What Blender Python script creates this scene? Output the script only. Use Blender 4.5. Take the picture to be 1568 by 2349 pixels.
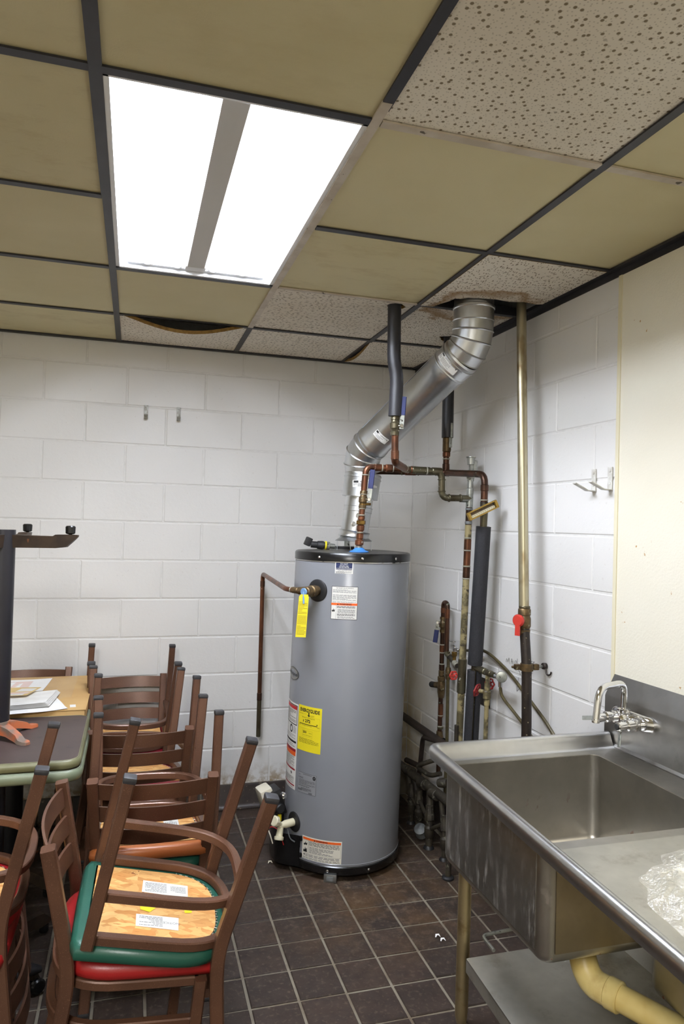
import bpy, bmesh, math, random
from mathutils import Vector as V, Matrix, Euler
from mathutils.geometry import tessellate_polygon
random.seed(7)
for o in list(bpy.data.objects): bpy.data.objects.remove(o)
S = bpy.context.scene
COL = S.collection
PI = math.pi
R = math.radians

# ------------------------------------------------------------------ camera, world, lights, exposure
cam = bpy.data.cameras.new('camera'); camo = bpy.data.objects.new('camera', cam); COL.objects.link(camo)
cam.sensor_fit = 'VERTICAL'; cam.sensor_height = 36; cam.sensor_width = 24; cam.lens = 24.922
cam.clip_start = .02
right = V((.9591694, -.28153418, .02706616)); up = V((-.0307023, -.00851154, .99949233)); fwd = V((.28116088, .95951345, .01680775))
M = Matrix((right, up, -fwd)).transposed().to_4x4(); M.translation = V((-1.57228, -3.8906, 1.56324))
camo.matrix_world = M
S.camera = camo
w = bpy.data.worlds.new('world'); S.world = w; w.use_nodes = True
w.node_tree.nodes['Background'].inputs[0].default_value = (.02, .02, .02, 1)
w.node_tree.nodes['Background'].inputs[1].default_value = .5
S.view_settings.view_transform = 'Standard'; S.view_settings.look = 'None'
S.view_settings.exposure = 1.18; S.view_settings.gamma = 1; S.view_settings.use_curve_mapping = False
S.cycles.max_bounces = 10; S.cycles.diffuse_bounces = 5; S.cycles.glossy_bounces = 5; S.cycles.transparent_max_bounces = 12
S.cycles.use_denoising = True; S.cycles.caustics_reflective = False; S.cycles.caustics_refractive = False; S.cycles.blur_glossy = .6; S.cycles.sample_clamp_indirect = 4.0
S.cycles.denoising_prefilter = 'ACCURATE'; S.cycles.denoising_input_passes = 'RGB_ALBEDO_NORMAL'
TUBE = 48.0          # strength of the four lamps of the ceiling light
FILL = 55.0          # watts of an added fill light near the ceiling, behind the viewer

def area(loc, sx, sy, power, col, rot=(0, 0, 0)):
    l = bpy.data.lights.new('fill_light', 'AREA'); l.shape = 'RECTANGLE'; l.size = sx; l.size_y = sy; l.energy = power; l.color = col
    o = bpy.data.objects.new('fill_light', l); COL.objects.link(o); o.location = loc; o.rotation_euler = rot
    return o
area((-2.2, -4.6, 2.47), .55, 1.15, FILL, (1, .98, .95))

# ------------------------------------------------------------------ materials
def lin(c):
    f = lambda x: x/12.92 if x <= .04045 else ((x+.055)/1.055)**2.4
    return (f(c[0]/255), f(c[1]/255), f(c[2]/255), 1)
class NT:
    def __init__(s, name):
        s.m = bpy.data.materials.new(name); s.m.use_nodes = True; s.t = s.m.node_tree; s.b = s.t.nodes['Principled BSDF']
    def n(s, typ, **k):
        nd = s.t.nodes.new(typ)
        for a, v in k.items():
            if a.startswith('i_'):
                key = a[2:]; key = int(key) if key.isdigit() else key.replace('_', ' ')
                if isinstance(v, bpy.types.NodeSocket): s.t.links.new(v, nd.inputs[key])
                else: nd.inputs[key].default_value = v
            else: setattr(nd, a, v)
        return nd
    def l(s, a, b): s.t.links.new(a, b)
    def pos(s, obj=False):
        if obj: return s.n('ShaderNodeTexCoord').outputs['Object']
        return s.n('ShaderNodeNewGeometry').outputs['Position']
    def scale(s, vec, sc): return s.n('ShaderNodeMapping', i_Vector=vec, i_Scale=sc).outputs[0]
    def noise(s, vec, sc, detail=3, rough=.55): return s.n('ShaderNodeTexNoise', i_Vector=vec, i_Scale=sc, i_Detail=detail, i_Roughness=rough).outputs['Fac']
    def ramp(s, fac, p0, p1, c0=(0, 0, 0, 1), c1=(1, 1, 1, 1)):
        r = s.n('ShaderNodeValToRGB', i_0=fac); e = r.color_ramp.elements; e[0].position = p0; e[1].position = p1; e[0].color = c0; e[1].color = c1
        return r.outputs[0]
    def mix(s, fac, a, b, typ='MIX'):
        m = s.n('ShaderNodeMix', data_type='RGBA', blend_type=typ)
        for i, v in ((0, fac), (6, a), (7, b)):
            if isinstance(v, bpy.types.NodeSocket): s.l(v, m.inputs[i])
            else: m.inputs[i].default_value = v
        return m.outputs[2]
    def math(s, op, a, b=0.0, clamp=False):
        m = s.n('ShaderNodeMath', operation=op); m.use_clamp = clamp
        for i, v in ((0, a), (1, b)):
            if isinstance(v, bpy.types.NodeSocket): s.l(v, m.inputs[i])
            else: m.inputs[i].default_value = v
        return m.outputs[0]
    def bump(s, h, st, dist=.002):
        s.l(s.n('ShaderNodeBump', i_Height=h, i_Strength=st, i_Distance=dist).outputs[0], s.b.inputs['Normal'])
    def col(s, c):
        if isinstance(c, bpy.types.NodeSocket): s.l(c, s.b.inputs['Base Color'])
        else: s.b.inputs['Base Color'].default_value = c
    def set(s, rough=None, metal=None, spec=None):
        for k, v in (('Roughness', rough), ('Metallic', metal), ('Specular IOR Level', spec)):
            if v is None: continue
            if isinstance(v, bpy.types.NodeSocket): s.l(v, s.b.inputs[k])
            else: s.b.inputs[k].default_value = v
def mat(name, c, rough=.5, metal=0, spec=.5, c2=None, sc=20, lo=.4, hi=.65, bump=0, bsc=60, stretch=None, coat=0, c3=None, sc3=90, lo3=.6, hi3=.66):
    t = NT(name); p = t.pos()
    if stretch: p = t.scale(p, stretch)
    cc = lin(c)
    if c2: cc = t.mix(t.ramp(t.noise(p, sc), lo, hi), cc, lin(c2))
    if c3: cc = t.mix(t.ramp(t.noise(t.pos(), sc3, 4), lo3, hi3), cc, lin(c3))
    t.col(cc); t.set(rough, metal, spec)
    if bump: t.bump(t.noise(t.pos(), bsc, 4), bump)
    if coat: t.b.inputs['Coat Weight'].default_value = coat
    return t.m
def glow(name, c, st):
    t = NT(name); t.b.inputs['Emission Color'].default_value = lin(c); t.b.inputs['Emission Strength'].default_value = st; t.col(lin(c)); return t.m
MT = {}
# painted concrete block
def wallpaint():
    t = NT('white_block_paint'); p = t.pos()
    big = t.noise(p, 1.3, 2)
    c = t.mix(t.ramp(big, .35, .7), lin((233, 232, 229)), lin((224, 223, 220)))
    sm = t.ramp(t.noise(p, 55, 2), .70, .74)
    c = t.mix(t.math('MULTIPLY', sm, .12), c, lin((150, 130, 100)))
    sep = t.n('ShaderNodeSeparateXYZ', i_0=p)
    low = t.ramp(sep.outputs[2], .14, .24, (1, 1, 1, 1), (0, 0, 0, 1))
    c = t.mix(t.math('MULTIPLY', low, t.ramp(t.noise(p, 22, 4), .42, .6)), c, lin((160, 140, 108)))
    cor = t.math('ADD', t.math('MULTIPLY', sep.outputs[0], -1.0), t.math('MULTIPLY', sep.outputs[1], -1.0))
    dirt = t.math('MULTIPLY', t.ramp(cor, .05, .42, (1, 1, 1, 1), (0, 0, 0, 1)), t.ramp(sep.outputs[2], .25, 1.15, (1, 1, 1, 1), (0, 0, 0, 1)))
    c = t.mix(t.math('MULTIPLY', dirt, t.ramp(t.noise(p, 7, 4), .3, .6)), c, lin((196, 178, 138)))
    t.col(c); t.set(.42, 0, .45); t.bump(t.noise(p, 45, 5, .65), .22, .004); return t.m
MT['wall'] = wallpaint()
def mortar():
    t = NT('white_mortar_paint'); p = t.pos()
    t.col(t.mix(t.ramp(t.noise(p, 30, 3), .4, .7), lin((230, 229, 226)), lin((220, 219, 215)))); t.set(.5); t.bump(t.noise(p, 70, 4), .3, .003); return t.m
MT['mortar'] = mortar()
MT['plainwall'] = mat('cream_room_paint', (222, 218, 205), .6)
def ceil_tile(kind):
    t = NT('ceiling_tile_' + kind); p = t.pos()
    if kind == 'yellow':
        c = t.mix(t.ramp(t.noise(p, 2.2, 3), .35, .7), lin((215, 205, 166)), lin((207, 196, 154)))
        st = t.math('MULTIPLY', t.ramp(t.noise(t.scale(p, (1, 2.2, 1)), 4.5, 5, .7), .5, .74), t.math('MULTIPLY', t.n('ShaderNodeObjectInfo').outputs['Random'], .5))
        c = t.mix(st, c, lin((166, 142, 90))); t.col(c); t.set(.6, 0, .3); t.bump(t.noise(p, 240, 2), .25, .001)
    else:
        base = t.mix(t.ramp(t.noise(p, 3, 2), .4, .7), lin((232, 225, 211)), lin((224, 215, 199)))
        if kind == 'pinhole':
            v = t.n('ShaderNodeTexVoronoi', voronoi_dimensions='2D', i_Vector=p, i_Scale=44.0, i_Randomness=.9)
            big = t.ramp(v.outputs['Distance'], .13, .20, (1, 1, 1, 1), (0, 0, 0, 1))
            sel = t.ramp(t.n('ShaderNodeSeparateColor', i_0=v.outputs['Color']).outputs[0], .16, .2)
            v2 = t.n('ShaderNodeTexVoronoi', voronoi_dimensions='2D', i_Vector=p, i_Scale=100.0)
            sm = t.ramp(v2.outputs['Distance'], .14, .2, (1, 1, 1, 1), (0, 0, 0, 1))
            m = t.math('MAXIMUM', t.math('MULTIPLY', big, sel), t.math('MULTIPLY', sm, .35))
        else:
            q = t.n('ShaderNodeTexNoise', i_Vector=p, i_Scale=30.0); pp = t.mix(.03, p, q.outputs['Color'], 'ADD')
            v = t.n('ShaderNodeTexVoronoi', voronoi_dimensions='2D', i_Vector=t.scale(pp, (1, .38, 1) if kind == 'fissure' else (.38, 1, 1)), i_Scale=120.0)
            sel = t.ramp(t.n('ShaderNodeSeparateColor', i_0=v.outputs['Color']).outputs[0], .3, .36)
            m = t.math('MULTIPLY', t.ramp(v.outputs['Distance'], .17, .29, (1, 1, 1, 1), (0, 0, 0, 1)), sel)
        c = t.mix(m, base, lin((134, 121, 99)))
        if kind == 'fissure':      # the old leak stain at the vent
            d = t.n('ShaderNodeVectorMath', operation='DISTANCE', i_0=p, i_1=(-.20, -1.20, 2.49)).outputs['Value']
            dn = t.math('ADD', d, t.math('MULTIPLY', t.noise(p, 9, 4), .22))
            ring = t.math('MULTIPLY', t.ramp(dn, .27, .33), t.ramp(dn, .335, .36, (1, 1, 1, 1), (0, 0, 0, 1)))
            inner = t.math('MULTIPLY', t.ramp(dn, .30, .34, (1, 1, 1, 1), (0, 0, 0, 1)), .22)
            c = t.mix(t.math('MULTIPLY', t.math('ADD', ring, inner, True), .75), c, lin((150, 112, 58)))
        t.col(c); t.set(.85, 0, .2); t.bump(m, -.35, .002)
    return t.m
for k in ('yellow', 'pinhole', 'fissure', 'cross'): MT['ct_'+k] = ceil_tile(k)
MT['tee'] = mat('black_grid_paint', (38, 37, 42), .45, c2=(48, 47, 52), sc=8)
MT['tee_white'] = mat('flaking_white_grid_paint', (206, 196, 182), .6, c2=(188, 176, 158), sc=12, c3=(90, 80, 66), sc3=26, lo3=.68, hi3=.7)
MT['plenum'] = mat('dark_void_shade', (30, 24, 22), .9)  # near-black so gaps in the dropped ceiling show as painted shade
MT['tileedge'] = mat('brown_fibre_edge', (150, 118, 62), .9, c2=(120, 90, 44), sc=60)
def floor_tile():
    t = NT('brown_quarry_tile'); p = t.pos()
    rnd = t.n('ShaderNodeObjectInfo').outputs['Random']
    c = t.mix(rnd, lin((50, 41, 35)), lin((60, 48, 40)))
    c = t.mix(t.ramp(t.noise(p, 14, 5, .65), .45, .75), c, lin((42, 35, 31)))
    c = t.mix(t.math('MULTIPLY', t.ramp(t.noise(p, 60, 4), .55, .8), .5), c, lin((112, 98, 86)))
    d = t.n('ShaderNodeVectorMath', operation='DISTANCE', i_0=p, i_1=(-.52, -.98, 0)).outputs['Value']
    near = t.ramp(d, .12, .62, (1, 1, 1, 1), (0, 0, 0, 1))
    c = t.mix(t.math('MULTIPLY', near, t.math('MULTIPLY', t.ramp(t.noise(p, 21, 6, .75), .5, .74), .55)), c, lin((150, 132, 108)))
    c = t.mix(t.math('MULTIPLY', near, t.math('MULTIPLY', t.ramp(t.noise(p, 5, 3), .42, .68), .5)), c, lin((98, 72, 40)))
    sep = t.n('ShaderNodeSeparateXYZ', i_0=p)
    rt = t.ramp(sep.outputs[0], -.75, -.35)
    c = t.mix(t.math('MULTIPLY', rt, t.math('MULTIPLY', t.ramp(t.noise(p, 28, 5, .7), .55, .75), .5)), c, lin((150, 138, 126)))
    t.col(c); t.set(t.ramp(t.noise(p, 20, 3), .3, .8, (.5, .5, .5, 1), (.7, .7, .7, 1)), 0, .28); t.bump(t.noise(p, 90, 4), .18, .002); return t.m
MT['floor_tile'] = floor_tile()
def grout():
    t = NT('tan_grout'); p = t.pos(); sep = t.n('ShaderNodeSeparateXYZ', i_0=p)
    c = t.mix(t.ramp(sep.outputs[0], -1.0, -.55), lin((128, 121, 106)), lin((152, 106, 56)))
    c = t.mix(t.ramp(t.noise(p, 7, 4), .45, .75), c, lin((88, 72, 54)))
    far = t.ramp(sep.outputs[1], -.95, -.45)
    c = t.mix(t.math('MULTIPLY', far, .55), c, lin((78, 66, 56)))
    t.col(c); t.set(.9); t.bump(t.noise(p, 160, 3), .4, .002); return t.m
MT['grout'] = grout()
MT['cove'] = mat('dark_cove_tile', (58, 50, 46), .35, c2=(46, 40, 38), sc=14, c3=(120, 108, 90), sc3=50, lo3=.66, hi3=.72)
MT['frp'] = None
def frp():
    t = NT('cream_wall_panel_plastic'); p = t.pos()
    c = t.mix(t.ramp(t.noise(p, 2, 2), .3, .7), lin((240, 236, 220)), lin((236, 231, 212)))
    c = t.mix(t.ramp(t.noise(p, 34, 3), .73, .76), c, lin((196, 160, 110)))
    t.col(c); t.set(.32, 0, .5); t.bump(t.noise(p, 130, 3), .35, .003); return t.m
MT['frp'] = frp()
MT['frp_trim'] = mat('cream_trim_plastic', (230, 223, 194), .45)
# metals
def brushed(name, c, rough, st=(1, 1, 1), var=.12, dirt=None, rust=False):
    t = NT(name); p = t.pos(); n = t.noise(t.scale(p, st), 40, 4)
    cc = t.mix(t.ramp(t.noise(p, 5, 4), .3, .75), lin(c), lin(tuple(int(x*.84) for x in c)))
    if dirt: cc = t.mix(t.math('MULTIPLY', t.ramp(t.noise(p, 11, 5, .7), .55, .74), .7), cc, lin(dirt))
    me = 1.0
    if rust:
        r = t.ramp(t.noise(t.scale(p, (1, 1, .5)), 24, 3), .655, .685)
        sep = t.n('ShaderNodeSeparateXYZ', i_0=p); lowz = t.ramp(sep.outputs[2], .62, .74, (1, 1, 1, 1), (0, 0, 0, 1))
        r = t.math('MULTIPLY', r, lowz)
        cc = t.mix(r, cc, lin((112, 66, 28))); me = t.math('SUBTRACT', 1.0, r)
    t.col(cc); r0 = max(.05, rough-var); t.set(t.ramp(n, .3, .7, (r0,)*3+(1,), (rough+var,)*3+(1,)), me)
    return t.m
MT['steel'] = brushed('stainless_steel', (190, 186, 177), .37, (1, 1, 1), .03, (166, 162, 154), True)
MT['steel_splash'] = brushed('dark_stainless_splash', (140, 138, 134), .4, (1, 1, 1), .04, (120, 118, 114))
def scuffed():
    t = NT('scuffed_stainless_front'); p = t.pos()
    c = t.mix(t.ramp(t.noise(p, 5, 5, .6), .35, .7), lin((150, 147, 142)), lin((122, 118, 112)))
    st = t.math('MULTIPLY', t.ramp(t.noise(t.scale(p, (1, 1, .22)), 34, 6, .75), .5, .72), t.ramp(t.noise(p, 6, 3), .38, .66))
    c = t.mix(t.math('MULTIPLY', st, .85), c, lin((226, 225, 222))); t.col(c); t.set(t.math('ADD', .46, t.math('MULTIPLY', st, .25)), t.math('SUBTRACT', 1.0, t.math('MULTIPLY', st, .35))); return t.m
MT['steel_front'] = scuffed()
MT['steel_rim'] = brushed('polished_stainless_rim', (214, 214, 213), .305, (1, 1, 1), .015)
MT['steel_brown'] = brushed('dull_brownish_stainless', (166, 152, 124), .42, (1, 1, 1), .08)
MT['leg_steel'] = brushed('stained_tubular_steel', (220, 202, 156), .44, (1, 1, .2), .06, (150, 122, 74))
MT['shelf_steel'] = brushed('galvanised_shelf', (208, 205, 194), .52, (1, 1, 1), .03, (160, 152, 136))
MT['chrome'] = mat('chrome', (226, 226, 226), .12, 1)
MT['galv'] = brushed('galvanised_duct', (234, 237, 240), .315, (4, 4, 4), .025)
MT['galv_dull'] = brushed('dull_galvanised_duct', (180, 183, 184), .42, (1, 1, 1), .04)
def copper(name, a, b, g, amt=.64):
    t = NT(name); p = t.pos()
    c = t.mix(t.ramp(t.noise(t.scale(p, (1, 1, .6)), 16, 4), .38, .66), lin(a), lin(b))
    k = t.ramp(t.noise(p, 38, 4, .65), amt, amt+.04)
    c = t.mix(k, c, lin(g)); t.col(c); t.set(t.math('ADD', .36, t.math('MULTIPLY', k, .4)), t.math('SUBTRACT', .75, t.math('MULTIPLY', k, .75))); return t.m
MT['copper'] = copper('tarnished_copper', (126, 80, 56), (84, 57, 43), (196, 190, 174), .68)
MT['copper_dark'] = copper('dark_tarnished_copper', (92, 62, 46), (54, 41, 34), (120, 132, 112), .66)
MT['copper_green'] = copper('greened_copper', (104, 100, 80), (84, 74, 56), (196, 200, 184), .63)
MT['solder'] = mat('solder_and_flux', (172, 168, 152), .5, .3, c2=(150, 150, 136), sc=60)
MT['brass'] = mat('aged_brass', (150, 118, 62), .38, .9, c2=(110, 86, 48), sc=40)
MT['brass_dull'] = mat('dull_brown_brass', (112, 92, 62), .45, .7, c2=(82, 68, 48), sc=40, c3=(150, 150, 120), sc3=60, lo3=.62, hi3=.68)
MT['painted_pipe'] = mat('flaking_cream_pipe_paint', (158, 145, 104), .5, .1, c2=(90, 82, 56), sc=18, lo=.46, hi=.56, c3=(62, 54, 40), sc3=44, lo3=.58, hi3=.62)
MT['gold_pipe'] = mat('tarnished_gas_pipe', (188, 180, 152), .32, .85, c2=(128, 100, 54), sc=12, lo=.5, hi=.72, stretch=(1, 1, .5))
MT['black_pipe'] = mat('black_iron_pipe', (48, 40, 34), .4, .35, c2=(36, 30, 26), sc=20, c3=(168, 156, 124), sc3=46, lo3=.66, hi3=.69)
MT['drain_iron'] = mat('dark_iron_drain', (62, 52, 46), .5, .3, c2=(48, 40, 36), sc=14)
MT['grimy_pipe'] = mat('grimy_old_pipe', (62, 56, 44), .6, .3, c2=(40, 35, 30), sc=20, c3=(104, 102, 86), sc3=40, lo3=.6, hi3=.68)
MT['grey_metal'] = mat('grey_cast_metal', (128, 132, 132), .55, .4, c2=(88, 90, 90), sc=20)
MT['silver_paint'] = mat('scratched_silver_fitting', (176, 178, 172), .35, .8, c2=(140, 144, 138), sc=30, c3=(60, 56, 50), sc3=60, lo3=.64, hi3=.67)
MT['foam'] = mat('black_foam_insulation', (40, 40, 43), .66, 0, .3, c2=(47, 47, 50), sc=260, bump=.8, bsc=220)
MT['foam_smooth'] = mat('smooth_black_foam', (40, 40, 44), .42, 0, .5, bump=.35, bsc=60)
MT['hose'] = mat('olive_rubber_hose', (84, 76, 48), .4, .2, c2=(66, 58, 38), sc=30)
MT['red'] = mat('red_valve_plastic', (186, 52, 42), .4)
MT['red_iron'] = mat('red_painted_iron', (158, 40, 40), .5, c2=(110, 28, 30), sc=40)
MT['blue'] = mat('navy_vinyl_grip', (28, 40, 92), .4)
MT['lightblue'] = mat('light_blue_plastic', (70, 138, 214), .5)
MT['bluetag'] = mat('blue_test_lever', (120, 160, 204), .45, .2)
MT['black'] = mat('black_enamel', (16, 16, 17), .25)
MT['lid'] = mat('dusty_black_lid', (54, 52, 50), .4, c2=(92, 88, 82), sc=9, lo=.5, hi=.7)
MT['blackmatte'] = mat('black_plastic', (24, 24, 26), .5)
MT['rubber'] = mat('grey_black_rubber_cap', (44, 44, 47), .5, c2=(34, 34, 37), sc=40)
MT['tank'] = mat('grey_enamel_jacket', (130, 132, 137), .24, .0, .5, c2=(126, 128, 133), sc=3)
MT['offwhite'] = mat('off_white_plastic', (222, 216, 196), .45)
MT['ivory'] = mat('ivory_nylon', (226, 220, 190), .4)
MT['yellow'] = mat('yellow_label_paper', (240, 222, 40), .5)
MT['white'] = mat('white_label_paper', (232, 231, 226), .5)
MT['cream_label'] = mat('cream_label_paper', (224, 220, 206), .5)
MT['ink'] = mat('black_ink', (24, 24, 24), .6)
MT['greyink'] = mat('grey_fine_print', (118, 118, 118), .6)
MT['oliveink'] = mat('olive_fine_print', (170, 152, 30), .6)
MT['navy'] = mat('navy_print', (24, 36, 78), .5)
MT['orange'] = mat('orange_print', (238, 100, 30), .5)
MT['redprint'] = mat('red_print', (190, 40, 44), .5)
MT['darkred'] = mat('dark_red_print', (150, 24, 40), .5)
MT['silverlabel'] = mat('silver_rating_foil', (156, 158, 162), .4, .2)
MT['badge'] = mat('pewter_badge', (150, 150, 146), .35, .5)
MT['badge_dark'] = mat('dark_badge_edge', (92, 92, 90), .35, .5)
# chairs
def bronze():
    t = NT('bronze_powder_coat'); p = t.pos()
    c = t.mix(t.ramp(t.noise(p, 7, 3), .4, .7), lin((98, 68, 52)), lin((82, 56, 43)))
    c = t.mix(t.ramp(t.noise(p, 420, 2), .62, .7), c, lin((122, 90, 70)))
    c = t.mix(t.ramp(t.noise(p, 46, 4), .71, .74), c, lin((74, 44, 28)))
    t.col(c); t.set(.34, .25, .5); t.bump(t.noise(p, 500, 2), .12, .0006); return t.m
MT['bronze'] = bronze()
for nm, c in (('vinyl_green', (34, 82, 68)), ('vinyl_red', (150, 30, 30)), ('vinyl_orange', (168, 96, 50)), ('vinyl_brown', (98, 66, 48)), ('vinyl_maroon', (140, 30, 44)), ('vinyl_scarlet', (156, 30, 34))):
    MT[nm] = mat(nm, c, .36, 0, .5, bump=.12, bsc=260)
def osb():
    t = NT('strand_board'); p = t.pos()
    v = t.n('ShaderNodeTexVoronoi', i_Vector=t.scale(t.mix(.05, p, t.n('ShaderNodeTexNoise', i_Vector=p, i_Scale=12.0).outputs['Color'], 'ADD'), (1, 2.2, 1)), i_Scale=26.0)
    rn = t.n('ShaderNodeSeparateColor', i_0=v.outputs['Color']).outputs[0]
    c = t.mix(rn, lin((196, 136, 74)), lin((232, 186, 120)))
    c = t.mix(t.ramp(t.noise(t.scale(p, (1, 4, 1)), 40, 4), .58, .72), c, lin((176, 112, 56)))
    c = t.mix(t.ramp(t.noise(p, 30, 4), .69, .72), c, lin((130, 74, 40)))
    t.col(c); t.set(.7, 0, .3); return t.m
MT['osb'] = osb()
MT['stitch'] = mat('pale_staple_wire', (206, 202, 186), .4, .4)
# table etc.
MT['tabletop'] = mat('dark_brown_underside', (66, 54, 50), .5, c2=(58, 47, 44), sc=6, c3=(44, 36, 36), sc3=16, lo3=.62, hi3=.72)
MT['olive'] = mat('sage_vinyl_edge', (116, 116, 84), .4, c2=(106, 106, 76), sc=12)
MT['sage'] = mat('pale_sage_vinyl_edge', (124, 134, 110), .4, c2=(112, 122, 100), sc=12)
MT['ironblack'] = mat('black_table_column', (26, 25, 30), .35)
MT['rusty'] = mat('brown_cast_foot', (62, 48, 36), .45, .3, c2=(46, 36, 28), sc=22, c3=(120, 74, 44), sc3=30, lo3=.66, hi3=.7)
MT['spider'] = mat('orange_primer_spider', (178, 98, 60), .6, c2=(112, 98, 88), sc=13, lo=.46, hi=.6)
MT['cardboard'] = mat('kraft_cardboard', (196, 160, 104), .75, c2=(188, 150, 94), sc=6)
MT['paper'] = mat('white_paper', (246, 246, 245), .6)
MT['newsprint'] = mat('grey_white_paper_stack', (240, 239, 236), .65, c2=(230, 228, 224), sc=16)
MT['manila'] = mat('manila_paper', (222, 190, 120), .65)
MT['pinkprint'] = mat('pale_pink_print', (232, 206, 198), .65)
MT['fixture'] = mat('white_fixture_enamel', (238, 240, 242), .35)
MT['fixture_grey'] = mat('grey_white_fixture_cover', (206, 204, 200), .4)
MT['lamp'] = glow('fluorescent_lamp_glow', (236, 242, 255), TUBE)
MT['pvc'] = mat('yellowed_pvc', (214, 196, 132), .4, c2=(196, 172, 104), sc=9, c3=(176, 146, 86), sc3=12, lo3=.6, hi3=.8)
MT['hole_shade'] = mat('dark_opening_shade', (36, 30, 26), .9)
MT['goldpaint'] = mat('gold_thermometer_case', (168, 136, 62), .4, .5)
MT['scale'] = mat('cream_scale_face', (230, 222, 190), .5)
def film(name, clear, gloss, haze, sc=60.0):
    t = NT(name); n = t.t.nodes; out = n['Material Output']; p = t.pos()
    bp = t.n('ShaderNodeBump', i_Height=t.noise(p, sc, 4, .6), i_Strength=.9, i_Distance=.012).outputs[0]
    tr = t.n('ShaderNodeBsdfTransparent', i_Color=(clear, clear, clear*.99, 1)); gl = t.n('ShaderNodeBsdfGlossy', i_Color=(gloss, gloss, gloss, 1), i_Roughness=.16, i_Normal=bp); df = t.n('ShaderNodeBsdfDiffuse', i_Color=(haze, haze, haze, 1), i_Normal=bp)
    a = t.n('ShaderNodeAddShader', i_0=tr.outputs[0], i_1=gl.outputs[0]); b = t.n('ShaderNodeAddShader', i_0=a.outputs[0], i_1=df.outputs[0]); t.l(b.outputs[0], out.inputs[0]); return t.m
MT['film'] = film('clear_crinkled_plastic', .86, .3, .04)
MT['film2'] = film('clear_plastic_sleeve', .93, .06, .02, 30.0)
MT['graffiti'] = mat('pencil_mark', (92, 90, 88), .7)
MT['hookpaint'] = mat('white_painted_hook', (222, 222, 216), .45, c2=(196, 192, 182), sc=40)
MT['hookgrey'] = mat('worn_grey_hook', (168, 168, 160), .45, .3, c2=(120, 116, 106), sc=60)

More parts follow.
